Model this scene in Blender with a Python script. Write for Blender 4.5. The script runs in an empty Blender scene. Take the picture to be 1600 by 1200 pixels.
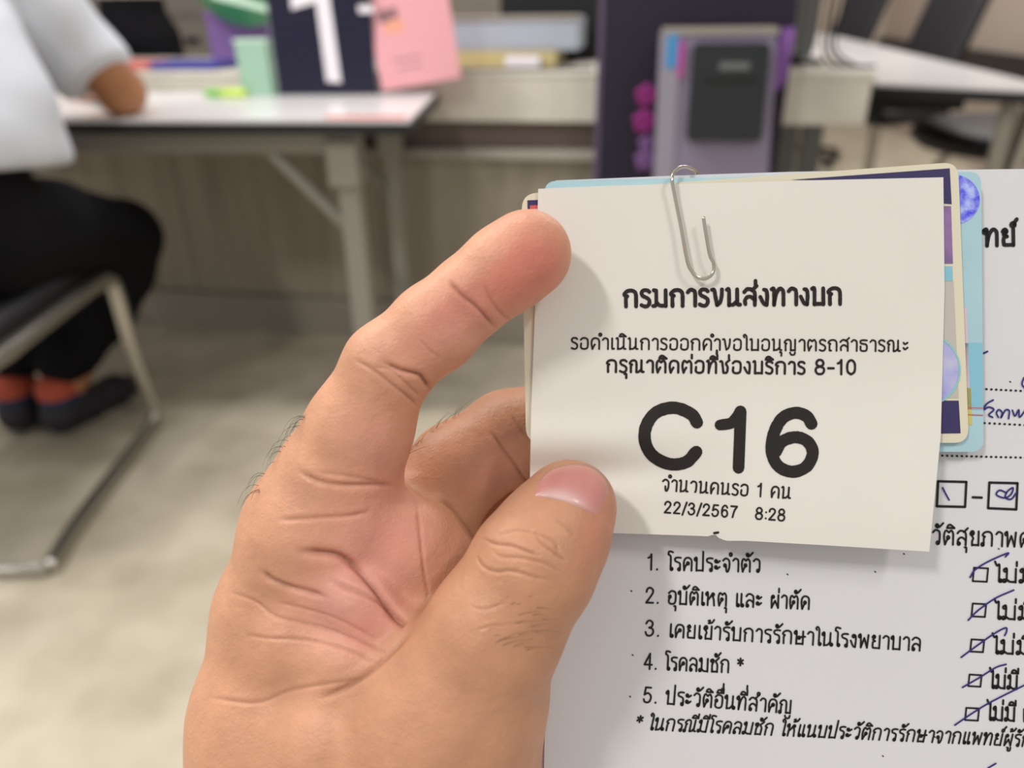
import bpy, bmesh, math, random
import numpy as np
from mathutils import Vector, Matrix

random.seed(4)
SC = bpy.context.scene
COL = SC.collection

# ------------------------------------------------------------------ camera
FPX = 1202.0                       # focal length for a 1600 x 1200 picture
PITCH, ROLL, EYE = math.radians(26.5), math.radians(0.8), Vector((0, 0, 0.97))
_f = Vector((0, math.cos(PITCH), -math.sin(PITCH)))
_r = Vector((1, 0, 0))
_u = _r.cross(_f)
RGT = _r * math.cos(ROLL) - _u * math.sin(ROLL)
UPV = _u * math.cos(ROLL) + _r * math.sin(ROLL)
D0 = 0.1491                        # how far the ticket is held from the phone


def frame(origin):
    m = Matrix.Identity(4)
    for i in range(3):
        m[i][0], m[i][1], m[i][2], m[i][3] = RGT[i], UPV[i], -_f[i], origin[i]
    return m


cd = bpy.data.cameras.new('camera')
cam = bpy.data.objects.new('camera', cd)
COL.objects.link(cam)
cam.matrix_world = frame(EYE)
cd.sensor_width = 36
cd.lens = 36 * FPX / 1600
cd.clip_start, cd.clip_end = 0.01, 100
cd.dof.use_dof = True
cd.dof.focus_distance = D0 - 0.002
cd.dof.aperture_fstop = 11.0
SC.camera = cam

# ------------------------------------------------------------------ light
SC.view_settings.view_transform = 'Standard'
SC.view_settings.look = 'None'
SC.view_settings.gamma = 1
SC.view_settings.use_curve_mapping = False
SC.view_settings.exposure = 0.0
world = bpy.data.worlds.new('world')
SC.world = world
world.use_nodes = True
bgn = world.node_tree.nodes['Background']
bgn.inputs[0].default_value = (1.0, 0.97, 0.93, 1)
bgn.inputs[1].default_value = 0.54


def area(name, loc, sx, sy, watts, col=(1, 0.962, 0.91), target=None):
    l = bpy.data.lights.new(name, 'AREA')
    l.shape = 'RECTANGLE'
    l.size, l.size_y, l.energy, l.color = sx, sy, watts, col
    o = bpy.data.objects.new(name, l)
    COL.objects.link(o)
    o.location = loc
    return o


area('ceiling_lamp', (-1.15, -0.75, 2.72), 0.16, 0.42, 29)
area('ceiling_lamp', (1.1, -0.5, 2.72), 0.12, 0.5, 12)
area('ceiling_lamp', (-0.7, 1.45, 2.72), 1.2, 0.30, 28)
area('ceiling_lamp', (1.2, 3.2, 2.72), 1.2, 0.30, 34)
area('ceiling_lamp', (-1.9, 1.3, 2.72), 0.6, 0.6, 40)
area('ceiling_lamp', (2.6, 5.0, 2.72), 1.2, 0.6, 40)

# ------------------------------------------------------------------ helpers


def lin(r, g, b):
    def c(v):
        v /= 255.0
        return v / 12.92 if v <= 0.04045 else ((v + 0.055) / 1.055) ** 2.4
    return (c(r), c(g), c(b), 1)


def mat(name, rgb, rough=0.6, metal=0.0, spec=0.4, var=0.0, scale=8.0, bump=0.0, bscale=60.0,
        rgb2=None, stretch=(1, 1, 1), trans=0.0, alpha=1.0, sss=0.0, detail=4.0):
    m = bpy.data.materials.new(name)
    m.use_nodes = True
    nt = m.node_tree
    b = nt.nodes['Principled BSDF']
    c1 = lin(*rgb)
    b.inputs['Base Color'].default_value = c1
    b.inputs['Roughness'].default_value = rough
    b.inputs['Metallic'].default_value = metal
    b.inputs['Specular IOR Level'].default_value = spec
    b.inputs['Transmission Weight'].default_value = trans
    b.inputs['Alpha'].default_value = alpha
    if sss:
        b.inputs['Subsurface Weight'].default_value = sss
        b.inputs['Subsurface Radius'].default_value = (0.006, 0.002, 0.001)
    tc = nt.nodes.new('ShaderNodeTexCoord')
    mp = nt.nodes.new('ShaderNodeMapping')
    mp.inputs['Scale'].default_value = stretch
    nt.links.new(tc.outputs['Object'], mp.inputs['Vector'])
    if rgb2 is None and var > 0:
        rgb2 = tuple(max(0, v * (1 - var)) for v in rgb)
    if rgb2 is not None:
        n = nt.nodes.new('ShaderNodeTexNoise')
        n.inputs['Scale'].default_value = scale
        n.inputs['Detail'].default_value = detail
        nt.links.new(mp.outputs[0], n.inputs['Vector'])
        r = nt.nodes.new('ShaderNodeValToRGB')
        r.color_ramp.elements[0].position = 0.32
        r.color_ramp.elements[1].position = 0.68
        r.color_ramp.elements[0].color = lin(*rgb2)
        r.color_ramp.elements[1].color = c1
        nt.links.new(n.outputs['Fac'], r.inputs[0])
        nt.links.new(r.outputs[0], b.inputs['Base Color'])
    if bump:
        n2 = nt.nodes.new('ShaderNodeTexNoise')
        n2.inputs['Scale'].default_value = bscale
        n2.inputs['Detail'].default_value = 6
        nt.links.new(mp.outputs[0], n2.inputs['Vector'])
        bp = nt.nodes.new('ShaderNodeBump')
        bp.inputs['Strength'].default_value = bump
        bp.inputs['Distance'].default_value = 0.1 / bscale
        nt.links.new(n2.outputs['Fac'], bp.inputs['Height'])
        nt.links.new(bp.outputs[0], b.inputs['Normal'])
    return m


def tag(o, label=None, cat=None, group=None, kind=None):
    if label:
        o['label'] = label
    if cat:
        o['category'] = cat
    if group:
        o['group'] = group
    if kind:
        o['kind'] = kind
    return o


def empty(name, loc=(0, 0, 0), rz=0.0, mw=None):
    o = bpy.data.objects.new(name, None)
    o.empty_display_size = 0.05
    COL.objects.link(o)
    if mw is not None:
        o.matrix_world = mw
    else:
        o.location = loc
        o.rotation_euler = (0, 0, rz)
    return o


def put(name, me, m, parent=None, smooth=False):
    o = bpy.data.objects.new(name, me)
    COL.objects.link(o)
    if m is not None:
        me.materials.append(m)
    if smooth:
        me.polygons.foreach_set('use_smooth', [True] * len(me.polygons))
    if parent is not None:
        o.parent = parent
    return o


def obj(name, bm, m, parent=None, smooth=False):
    me = bpy.data.meshes.new(name)
    bmesh.ops.recalc_face_normals(bm, faces=bm.faces)
    bm.to_mesh(me)
    bm.free()
    return put(name, me, m, parent, smooth)


def NB():
    return bmesh.new()


def box(bm, lo, hi, bev=0.0, seg=2, rot=None, piv=None):
    lo, hi = Vector(lo), Vector(hi)
    t = bmesh.new()
    bmesh.ops.create_cube(t, size=1)
    for v in t.verts:
        v.co = Vector(((lo[i] + hi[i]) / 2 + v.co[i] * (hi[i] - lo[i]) for i in range(3)))
    if bev:
        bmesh.ops.bevel(t, geom=t.edges[:], offset=bev, segments=seg, affect='EDGES', profile=0.5)
    if rot is not None:
        p = Vector(piv) if piv is not None else (lo + hi) / 2
        for v in t.verts:
            v.co = p + rot @ (v.co - p)
    merge(bm, t)
    return bm


def merge(bm, t):
    me = bpy.data.meshes.new('t')
    t.to_mesh(me)
    t.free()
    bm.from_mesh(me)
    bpy.data.meshes.remove(me)


def catmull(pts, n=8, closed=False):
    P = [Vector(p) for p in pts]
    if len(P) < 3:
        return P
    out = []
    N = len(P)
    rng = range(N) if closed else range(N - 1)
    for i in rng:
        p1, p2 = P[i], P[(i + 1) % N]
        p0 = P[i - 1] if (i > 0 or closed) else p1 * 2 - p2
        p3 = P[(i + 2) % N] if (i + 2 < N or closed) else p2 * 2 - p1
        for k in range(n):
            t = k / n
            out.append(0.5 * ((2 * p1) + (p2 - p0) * t + (2 * p0 - 5 * p1 + 4 * p2 - p3) * t * t
                              + (3 * p1 - p0 - 3 * p2 + p3) * t ** 3))
    if not closed:
        out.append(P[-1])
    return out


def tube(bm, pts, r, n=10, cap=True, square=False):
    """r: one radius or one per point"""
    P = [Vector(p) for p in pts]
    R = [r] * len(P) if isinstance(r, (int, float)) else list(r)
    up = None
    rings = []
    for i, p in enumerate(P):
        t = (P[min(i + 1, len(P) - 1)] - P[max(i - 1, 0)]).normalized()
        if up is None:
            up = Vector((0, 0, 1)) if abs(t.z) < 0.9 else Vector((1, 0, 0))
        s = t.cross(up).normalized()
        up = s.cross(t).normalized()
        ring = []
        for k in range(n):
            a = 2 * math.pi * (k + (0.5 if square else 0)) / n
            ring.append(bm.verts.new(p + (s * math.cos(a) + up * math.sin(a)) * R[i]))
        rings.append(ring)
    for a, b in zip(rings, rings[1:]):
        for k in range(n):
            bm.faces.new((a[k], a[(k + 1) % n], b[(k + 1) % n], b[k]))
    if cap:
        bm.faces.new(rings[0][::-1])
        bm.faces.new(rings[-1])
    return bm


def lathe(bm, c, prof, n=20, cap=True):
    rings = []
    for r, z in prof:
        rings.append([bm.verts.new((c[0] + r * math.cos(2 * math.pi * k / n),
                                    c[1] + r * math.sin(2 * math.pi * k / n), c[2] + z)) for k in range(n)])
    for a, b in zip(rings, rings[1:]):
        for k in range(n):
            bm.faces.new((a[k], a[(k + 1) % n], b[(k + 1) % n], b[k]))
    if cap:
        bm.faces.new(rings[0][::-1])
        bm.faces.new(rings[-1])
    return bm


def prism(bm, poly, ext):
    """poly: list of 3-D points in order, ext: extrusion vector"""
    e = Vector(ext)
    a = [bm.verts.new(Vector(p)) for p in poly]
    b = [bm.verts.new(Vector(p) + e) for p in poly]
    n = len(a)
    bm.faces.new(a)
    bm.faces.new(b[::-1])
    for i in range(n):
        bm.faces.new((a[i], b[i], b[(i + 1) % n], a[(i + 1) % n]))
    return bm


# ---- signed distance bodies: round cones melted together, meshed with surface nets
def smin(a, b, k):
    h = np.clip(0.5 + 0.5 * (b - a) / k, 0, 1)
    return b * (1 - h) + a * h - k * h * (1 - h)


def cone_d(P, a, ra, b, rb):
    a = np.asarray(a, float)
    ba = np.asarray(b, float) - a
    L = max(float(ba @ ba), 1e-12)
    pa = P - a
    t = np.clip((pa @ ba) / L, 0, 1)
    d = pa - t[..., None] * ba
    return np.sqrt((d * d).sum(-1)) - (ra + (rb - ra) * t)


def sdf_grid(prims, lo, hi, h):
    lo, hi = np.array(lo, float), np.array(hi, float)
    N = np.ceil((hi - lo) / h).astype(int) + 1
    ax = [lo[i] + h * np.arange(N[i]) for i in range(3)]
    F = np.full(N, 1.0, np.float64)
    for a, ra, b, rb, k in prims:
        if k == 'cut':
            G = np.stack(np.meshgrid(*ax, indexing='ij'), -1)
            F = np.maximum(F, (G - np.array(a, float)) @ np.array(b, float))
            continue
        a, b = np.array(a, float), np.array(b, float)
        m = max(ra, rb) + k * 1.5 + 3 * h
        i0 = np.clip(np.floor((np.minimum(a, b) - m - lo) / h).astype(int), 0, N)
        i1 = np.clip(np.ceil((np.maximum(a, b) + m - lo) / h).astype(int) + 1, 0, N)
        if (i1 <= i0).any():
            continue
        sl = tuple(slice(i0[i], i1[i]) for i in range(3))
        G = np.stack(np.meshgrid(*[ax[i][sl[i]] for i in range(3)], indexing='ij'), -1)
        F[sl] = smin(F[sl], cone_d(G, a, ra, b, rb), k)
    return F, lo


def surface_nets(F, lo, h):
    S = F < 0
    nx, ny, nz = F.shape
    cnt = np.zeros((nx - 1, ny - 1, nz - 1), np.int8)
    for i in (0, 1):
        for j in (0, 1):
            for k in (0, 1):
                cnt += S[i:nx - 1 + i, j:ny - 1 + j, k:nz - 1 + k]
    act = (cnt > 0) & (cnt < 8)
    I = np.argwhere(act)
    idx = np.full(act.shape, -1, np.int64)
    idx[act] = np.arange(len(I))
    pos = np.zeros((len(I), 3))
    num = np.zeros(len(I))
    cor = [(i, j, k) for i in (0, 1) for j in (0, 1) for k in (0, 1)]
    for a in cor:
        for ax in range(3):
            if a[ax] == 1:
                continue
            b = list(a)
            b[ax] = 1
            fa = F[I[:, 0] + a[0], I[:, 1] + a[1], I[:, 2] + a[2]]
            fb = F[I[:, 0] + b[0], I[:, 1] + b[1], I[:, 2] + b[2]]
            x = (fa < 0) != (fb < 0)
            t = np.where(x, fa / np.where(x, fa - fb, 1), 0)
            p = np.tile(np.array(a, float), (len(I), 1))
            p[:, ax] += t
            pos[x] += p[x]
            num += x
    V = lo + h * (I + pos / num[:, None])
    Q = []
    for ax in range(3):
        o = [i for i in range(3) if i != ax]
        A = np.take(S, range(S.shape[ax] - 1), ax)
        B = np.take(S, range(1, S.shape[ax]), ax)
        E = np.argwhere(A != B)
        E = E[(E[:, o[0]] > 0) & (E[:, o[1]] > 0) & (E[:, o[0]] < F.shape[o[0]] - 1) & (E[:, o[1]] < F.shape[o[1]] - 1)]
        def g(d0, d1):
            e = E.copy()
            e[:, o[0]] += d0
            e[:, o[1]] += d1
            return idx[e[:, 0], e[:, 1], e[:, 2]]
        q = np.stack([g(-1, -1), g(0, -1), g(0, 0), g(-1, 0)], 1)
        s = S[E[:, 0], E[:, 1], E[:, 2]]
        flip = s if ax != 1 else ~s
        q[~flip] = q[~flip][:, ::-1]
        Q.append(q)
    return V, np.concatenate(Q)


def np_mesh(name, V, Q):
    me = bpy.data.meshes.new(name)
    me.vertices.add(len(V))
    me.vertices.foreach_set('co', np.asarray(V, np.float32).ravel())
    n = Q.shape[1]
    me.loops.add(Q.size)
    me.loops.foreach_set('vertex_index', Q.astype(np.int32).ravel())
    me.polygons.add(len(Q))
    me.polygons.foreach_set('loop_start', np.arange(0, Q.size, n, dtype=np.int32))
    me.polygons.foreach_set('loop_total', np.full(len(Q), n, np.int32))
    me.update(calc_edges=True)
    me.validate()
    return me


def relax(V, Q, it=2, w=0.5):
    n = len(V)
    for _ in range(it):
        s = np.zeros_like(V)
        c = np.zeros(n)
        for a, b in ((0, 1), (1, 2), (2, 3), (3, 0)):
            np.add.at(s, Q[:, a], V[Q[:, b]])
            np.add.at(s, Q[:, b], V[Q[:, a]])
            np.add.at(c, Q[:, a], 1)
            np.add.at(c, Q[:, b], 1)
        V = V * (1 - w) + w * s / np.maximum(c, 1)[:, None]
    return V


def body(name, prims, h, m, parent=None, k=0.03, relax_it=2):
    """prims: (a, ra, b, rb[, k])"""
    pr = [(p[0], p[1], p[2], p[3], p[4] if len(p) > 4 else k) for p in prims]
    pts = np.array([q for p in pr for q in (p[0], p[2]) if p[4] != 'cut'], float)
    R = max(max(p[1], p[3]) for p in pr) + 4 * h + 0.02
    F, lo = sdf_grid(pr, pts.min(0) - R, pts.max(0) + R, h)
    V, Q = surface_nets(F, lo, h)
    V = relax(V, Q, relax_it)
    return put(name, np_mesh(name, V, Q), m, parent, True)


def cut(p, n):
    v = Vector(n).normalized()
    return [(tuple(p), 0, tuple(v), 0, 'cut')]


def chain(pts, k=0.02):
    """pts: (x, y, z, r) -> prims"""
    return [(a[:3], a[3], b[:3], b[3], k) for a, b in zip(pts, pts[1:])]

# ------------------------------------------------------------------ lettering
# every letter is a set of pen strokes; 'O x,y' is the small ring of the looped text face
GL = {
 'ก': (.88, '.14,0 .14,.52 .22,.64|.22,.64 .05,.74 .18,.93 .42,1 .64,.93 .74,.7 .74,0', ''),
 'ข': (.78, '.06,.84 .14,1 .28,.98 .3,.82 .18,.68 .27,.5 .2,.3 .2,0|.2,.03 .66,.03|.66,0 .66,1', 'O .14,.82'),
 'ค': (.86, '.12,0 .08,.6 .2,.92 .42,1 .63,.92 .73,.7 .73,0|.13,.06 .2,.3 .36,.52', 'O .42,.56'),
 'ง': (.62, '.28,.96 .42,.9 .47,.55 .43,.0|.43,.0 .25,.1 .06,.5', 'O .27,.85'),
 'จ': (.74, '.06,.84 .24,1 .46,.95 .58,.75 .58,.3 .48,0|.48,0 .36,.0 .3,.4', 'O .22,.46'),
 'ช': (.82, '.05,.9 .18,.98 .3,.9 .26,.72 .17,.6 .16,.4 .16,0|.16,.03 .64,.03|.64,0 .64,.55 .52,.76 .5,.88 .6,.95 .78,1.12', 'O .12,.86'),
 'ซ': (.82, '.05,.9 .18,.98 .3,.9 .17,.6 .16,0|.16,.03 .64,.03|.64,0 .64,.55 .5,.88 .78,1.12', 'O .12,.86'),
 'ญ': (1.1, '.14,0 .14,.52 .22,.64|.22,.64 .05,.74 .16,.93 .35,1 .52,.93 .58,.7 .58,0|.58,.03 .94,.03|.94,0 .94,1|.52,-.2 .62,-.38 .86,-.38 .94,-.18', 'O .06,.06'),
 'ณ': (1.16, '.14,0 .14,.52 .22,.64|.22,.64 .05,.74 .16,.93 .34,1 .5,.93 .56,.7 .56,0|.56,.03 .72,.03 .92,.24|.94,1 .94,.2 .98,.04 1.1,.04', 'O .07,.06'),
 'ด': (.86, '.16,0 .08,.45 .12,.8 .26,.97 .44,1 .64,.92 .73,.7 .73,0|.16,0 .24,.2 .36,.42', 'O .38,.5'),
 'ต': (.88, '.16,0 .08,.45 .1,.8 .22,1 .42,.86|.42,.86 .6,1 .73,.82 .75,.6 .75,0|.16,0 .24,.2 .36,.42', 'O .38,.5'),
 'ถ': (.88, '.28,.02 .16,.03 .15,.12 .15,.52 .22,.64|.22,.64 .05,.74 .18,.93 .42,1 .64,.93 .74,.7 .74,0', 'O .24,.09'),
 'ท': (.88, '.04,.98 .17,.97 .17,0|.17,.06 .3,.68 .5,1 .66,.95 .73,.75 .73,0', 'O .08,.88'),
 'ธ': (.78, '.64,.98 .3,1 .1,.92 .14,.72 .34,.66 .54,.62 .64,.46 .62,.12 .48,.01 .22,.02 .12,.12 .11,.42', ''),
 'น': (.9, '.04,.98 .17,.97 .17,0|.17,.05 .42,.05 .64,.26|.66,1 .66,.2 .7,.05 .82,.04', 'O .08,.88|O .76,.1'),
 'บ': (.84, '.04,.98 .17,.97 .17,0|.17,.03 .7,.03|.7,0 .7,1', 'O .08,.88'),
 'ป': (.84, '.04,.98 .17,.97 .17,0|.17,.03 .7,.03|.7,0 .7,1.5', 'O .08,.88'),
 'ผ': (.84, '.22,.78 .14,.9 .12,.6 .14,0|.14,.02 .42,.55|.42,.55 .7,.02|.7,0 .7,1', 'O .24,.86'),
 'พ': (.92, '.04,.98 .15,.97 .2,0|.2,.02 .45,.75|.45,.75 .7,.02|.7,0 .78,1', 'O .07,.88'),
 'ภ': (.9, '.04,.04 .16,.03 .16,.52 .24,.64|.24,.64 .07,.74 .2,.93 .44,1 .66,.93 .76,.7 .76,0', 'O .08,.09'),
 'ม': (.9, '.06,.98 .2,.97 .2,.1|.02,.02 .14,.03 .24,.16 .36,.06 .5,.03 .76,.03|.76,0 .76,1', 'O .1,.88|O .06,.1'),
 'ย': (.8, '.06,.86 .18,1 .28,.9 .16,.74 .12,.66 .3,.56|.3,.56 .12,.46 .12,.1 .2,.03 .66,.03|.66,0 .66,1', 'O .2,.88'),
 'ร': (.64, '.54,.98 .3,1 .08,.92 .1,.72 .3,.64 .46,.56 .5,.4 .5,.08', 'O .42,.08'),
 'ล': (.84, '.06,.82 .24,1 .5,.97 .68,.76 .68,0|.12,.06 .1,.3 .24,.5 .44,.52 .68,.34', 'O .17,.1'),
 'ว': (.7, '.06,.84 .22,1 .42,.97 .55,.8 .55,.2 .48,.04', 'O .43,.1'),
 'ส': (.84, '.06,.82 .24,1 .5,.97 .68,.76 .68,0|.12,.06 .1,.3 .24,.5 .44,.52 .68,.34|.52,.92 .8,1.2', 'O .17,.1'),
 'ษ': (.92, '.04,.98 .17,.97 .17,0|.17,.03 .7,.03|.7,0 .7,1|.4,.44 .52,.56 .88,.6', 'O .08,.88|O .38,.5'),
 'ห': (.9, '.04,.98 .17,.97 .17,0|.17,.4 .36,.62 .56,.92|.56,.74 .68,.5 .74,0', 'O .08,.88|O .62,.86'),
 'อ': (.8, '.12,.5 .1,.16 .24,.02 .5,.02 .66,.2 .67,.8 .52,.98 .26,1 .08,.84', 'O .17,.56'),
 'า': (.62, '.05,.84 .2,1 .38,.97 .49,.8 .49,0', ''),
 'ะ': (.56, '.08,.8 .2,.66 .42,.8|.08,.32 .2,.18 .42,.34', 'O .1,.78|O .1,.3'),
 'เ': (.4, '.14,1 .14,.12 .2,.03 .3,.05', 'O .24,.1'),
 'แ': (.78, '.14,1 .14,.12 .2,.03 .3,.05|.52,1 .52,.12 .58,.03 .68,.05', 'O .24,.1|O .62,.1'),
 'โ': (.46, '.38,.05 .26,.05 .24,.2 .24,.98 .18,1.14 .04,1.22|.04,1.22 .06,1.42 .2,1.46 .42,1.4', 'O .32,.1'),
 'ใ': (.46, '.38,.05 .28,.05 .26,.2 .26,1.1 .2,1.34 .08,1.42 0,1.3 .06,1.18', 'O .34,.1'),
 'ไ': (.46, '.38,.05 .28,.05 .26,.2 .26,1.2 .22,1.3|.22,1.3 .1,1.22 -.02,1.5', 'O .34,.1'),
 'ำ': (.62, '.05,.84 .2,1 .38,.97 .49,.8 .49,0|R -.16,1.32', ''),
 'ิ': (0, '-.66,1.18 -.58,1.36 -.4,1.4 -.12,1.18|-.66,1.18 -.12,1.18', ''),
 'ี': (0, '-.66,1.18 -.58,1.36 -.4,1.4 -.12,1.18|-.66,1.18 -.12,1.18|-.12,1.16 -.12,1.52', ''),
 'ื': (0, '-.66,1.18 -.58,1.36 -.4,1.4 -.12,1.18|-.66,1.18 -.12,1.18|-.12,1.16 -.12,1.52|-.28,1.3 -.28,1.52', ''),
 'ั': (0, '-.46,1.36 -.42,1.2 -.22,1.24 .04,1.5', 'O -.4,1.32'),
 '่': (0, '-.16,1.22 -.16,1.52', ''),
 '้': (0, '-.46,1.42 -.34,1.46 -.34,1.3 -.44,1.24|-.44,1.24 -.16,1.3 .0,1.52', ''),
 '์': (0, '-.1,1.34 -.1,1.44 .02,1.62|R -.2,1.28', ''),
 'ุ': (0, '-.28,-.16 -.16,-.18 -.16,-.5', ''),
 'ู': (0, '-.46,-.16 -.36,-.2 -.36,-.42 -.16,-.42 -.14,-.16', ''),
 ' ': (.5, '', ''),
 '0': (.84, '.4,0 .16,.2 .1,.6 .16,1 .4,1.2 .64,1 .7,.6 .64,.2 .4,0', ''),
 '1': (.66, '.14,.92 .3,1 .4,1.2|.4,1.2 .4,0', ''),
 '2': (.84, '.1,.86 .16,1.08 .38,1.2 .62,1.08 .66,.84 .5,.56 .1,.03|.1,.03 .7,.03', ''),
 '3': (.84, '.1,.95 .22,1.15 .44,1.18 .62,1 .56,.74 .34,.64|.34,.64 .6,.56 .7,.34 .6,.1 .38,0 .18,.06 .07,.28', ''),
 '4': (.84, '.54,0 .54,1.2|.54,1.2 .05,.34|.05,.34 .74,.34', ''),
 '5': (.84, '.64,1.17 .2,1.17|.2,1.17 .12,.6|.12,.6 .38,.74 .62,.6 .68,.36 .56,.08 .34,0 .16,.06 .08,.24', ''),
 '6': (.84, '.64,.98 .52,1.16 .34,1.18 .16,.95 .1,.5 .18,.12 .4,0 .62,.12 .68,.36 .58,.64 .38,.72 .2,.62 .12,.42', ''),
 '7': (.8, '.08,1.17 .7,1.17|.7,1.17 .44,.7 .28,0', ''),
 '8': (.84, '.4,.64 .18,.76 .14,.98 .26,1.16 .4,1.2 .54,1.16 .66,.98 .62,.76 .4,.64 .14,.52 .08,.28 .2,.05 .4,0 .6,.05 .72,.28 .66,.52 .4,.64', ''),
 '-': (.6, '.08,.5 .5,.5', ''),
 '/': (.5, '.04,-.1 .42,1.25', ''),
 '.': (.4, '.14,.02 .15,.05', ''),
 ':': (.36, '.16,.12 .165,.14|.16,.76 .165,.78', ''),
 '*': (.6, '.28,.6 .28,1.15|.05,.74 .51,1.02|.05,1.02 .51,.74', ''),
}
PLAIN = {
 'ม': (.9, '.06,1 .2,.98|.2,.98 .2,.2|.0,.02 .13,.03 .24,.2 .36,.07 .5,.03 .76,.03|.76,0 .76,1', ''),   # the loopless face of the ticket
 'ข': (.78, '.04,.98 .18,.97 .24,.6 .34,.03|.34,.03 .52,.2 .62,.6 .64,1', ''),
 'ช': (.82, '.04,.98 .18,.97 .24,.6 .3,.03|.3,.03 .56,.06 .62,.5 .5,.76 .56,.92 .76,1.1', ''),
 'ร': (.66, '.54,.9 .42,1 .2,1 .08,.86 .14,.66 .36,.54 .52,.4 .53,.18 .42,.02 .24,0 .06,.08', ''),
}
ABOVE = 'ิีืั'


def strokes_of(txt, loops):
    """-> list of polylines in (x, y) with the letter height 1, total advance"""
    out, x, up = [], 0.0, 0.0
    for ch in txt:
        adv, s, l = GL[ch] if loops or ch not in PLAIN else PLAIN[ch]
        if ch in '่้์':
            dy = 0.38 if up else 0.0
        else:
            dy = 0.0
        if adv:
            up = 0.0
        if ch in ABOVE:
            up = 1.0
        parts = [p for p in s.split('|') if p]
        if loops and l:
            parts += l.split('|')
        for p in parts:
            if p[0] in 'OR':
                cx, cy = map(float, p[1:].strip().split(','))
                r = 0.105 if p[0] == 'O' else 0.12
                pl = [(cx + r * 0.85 * math.cos(a * math.pi / 5), cy + r * math.sin(a * math.pi / 5)) for a in range(11)]
            else:
                pl = [tuple(map(float, q.split(','))) for q in p.split()]
                if not adv and len(pl) == 2 and ch in '่':
                    pass
                pl = [(v.x, v.y) for v in catmull([(a, b, 0) for a, b in pl], 5)]
            out.append([(x + a * .88 + (.05 if adv else 0), b + dy) for a, b in pl])
        x += adv
    return out, x


def at(u, v, z=0.0):
    """a point of the held stack: (u, v) traced on the sheet plane, z metres in front of the ticket"""
    d = D0 - z
    return Vector(((u - 800) / FPX * d, (600 - v) / FPX * d, z))


def ribbon(bm, P, w, zf, org, lift=0.00012, wob=0.0):
    """a pen stroke of half width w along P (sheet units), with round ends"""
    P = [Vector((p[0], p[1])) for p in P]
    Q = [P[0]]
    for p in P[1:]:
        if (p - Q[-1]).length > 0.05 * w:
            Q.append(p)
    if len(Q) < 2:
        Q.append(Q[0] + Vector((0.2, 0)))
    N = len(Q)
    L, R = [], []
    for i in range(N):
        d0 = (Q[i] - Q[i - 1]).normalized() if i else None
        d1 = (Q[i + 1] - Q[i]).normalized() if i < N - 1 else None
        d = (d0 + d1) if d0 and d1 and (d0 + d1).length > 1e-3 else (d0 or d1)
        d = d.normalized()
        n = Vector((-d.y, d.x))
        ww = w * (1 + wob * random.uniform(-1, 1))
        L.append(Q[i] + n * ww)
        R.append(Q[i] - n * ww)
    t0 = (Q[1] - Q[0]).normalized()
    t1 = (Q[-1] - Q[-2]).normalized()

    def V(p):
        return bm.verts.new(at(p.x, p.y, zf(p.x, p.y) + lift) - org)
    LV, RV = [V(p) for p in L], [V(p) for p in R]
    for i in range(N - 1):
        bm.faces.new((LV[i], LV[i + 1], RV[i + 1], RV[i]))

    def capp(c, a, b, t, va, vb):
        ang = math.atan2((a - c).y, (a - c).x)
        s = -1 if (Vector((-t.y, t.x)) - (a - c).normalized()).length < 1 else 1
        pts = []
        for k in range(1, 6):
            th = ang + s * math.pi * k / 6
            pts.append(V(c + Vector((math.cos(th), math.sin(th))) * (a - c).length))
        bm.faces.new([va] + pts + [vb])
    capp(Q[0], R[0], L[0], -t0, RV[0], LV[0])
    capp(Q[-1], L[-1], R[-1], t1, LV[-1], RV[-1])


def text(parent, txt, p0, p1, xh, w, zf, m, loops=True, slant=0.0, wob=0.0, name='printed_line', clip=None):
    bm = NB()
    S, adv = strokes_of(txt, loops)
    p0, p1 = Vector(p0), Vector(p1)
    d = (p1 - p0).normalized()
    kx = (p1 - p0).length / adv
    up = Vector((d.y, -d.x))
    org = ORG[parent.name]
    for pl in S:
        ribbon(bm, [p0 + d * (a * kx + slant * b * xh) + up * (b * xh) for a, b in pl], w, zf, org, wob=wob)
    return flat(name, bm, m, parent)


def flat(name, bm, m, parent):
    """ink: faces all turned to the reader"""
    me = bpy.data.meshes.new(name)
    for f in bm.faces:
        f.normal_update()
        if f.normal.z < 0:
            f.normal_flip()
    bm.to_mesh(me)
    bm.free()
    return put(name, me, m, parent)


HF = frame(EYE + _f * D0)
ORG = {}


def held(name, u, v, z):
    c = at(u, v, z)
    o = empty(name, mw=HF @ Matrix.Translation(c))
    ORG[o.name] = c
    return o


def sheet(name, parent, grid, th, m, smooth=True):
    """grid[j][i] of held-frame points, a sheet th thick (behind the given face)"""
    bm = NB()
    org = ORG[parent.name]
    nj, ni = len(grid), len(grid[0])
    F = [[bm.verts.new(p - org) for p in row] for row in grid]
    B = [[bm.verts.new(p - org - Vector((0, 0, th))) for p in row] for row in grid]
    for j in range(nj - 1):
        for i in range(ni - 1):
            bm.faces.new((F[j][i], F[j + 1][i], F[j + 1][i + 1], F[j][i + 1]))
            bm.faces.new((B[j][i], B[j][i + 1], B[j + 1][i + 1], B[j + 1][i]))
    ring = [(0, i) for i in range(ni)] + [(j, ni - 1) for j in range(1, nj)] + \
           [(nj - 1, i) for i in range(ni - 2, -1, -1)] + [(j, 0) for j in range(nj - 2, 0, -1)]
    for a, b in zip(ring, ring[1:] + ring[:1]):
        bm.faces.new((F[a[0]][a[1]], F[b[0]][b[1]], B[b[0]][b[1]], B[a[0]][a[1]]))
    o = obj(name, bm, m, parent, smooth)
    if smooth:
        o.data.set_sharp_from_angle(angle=math.radians(50))
    return o


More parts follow.
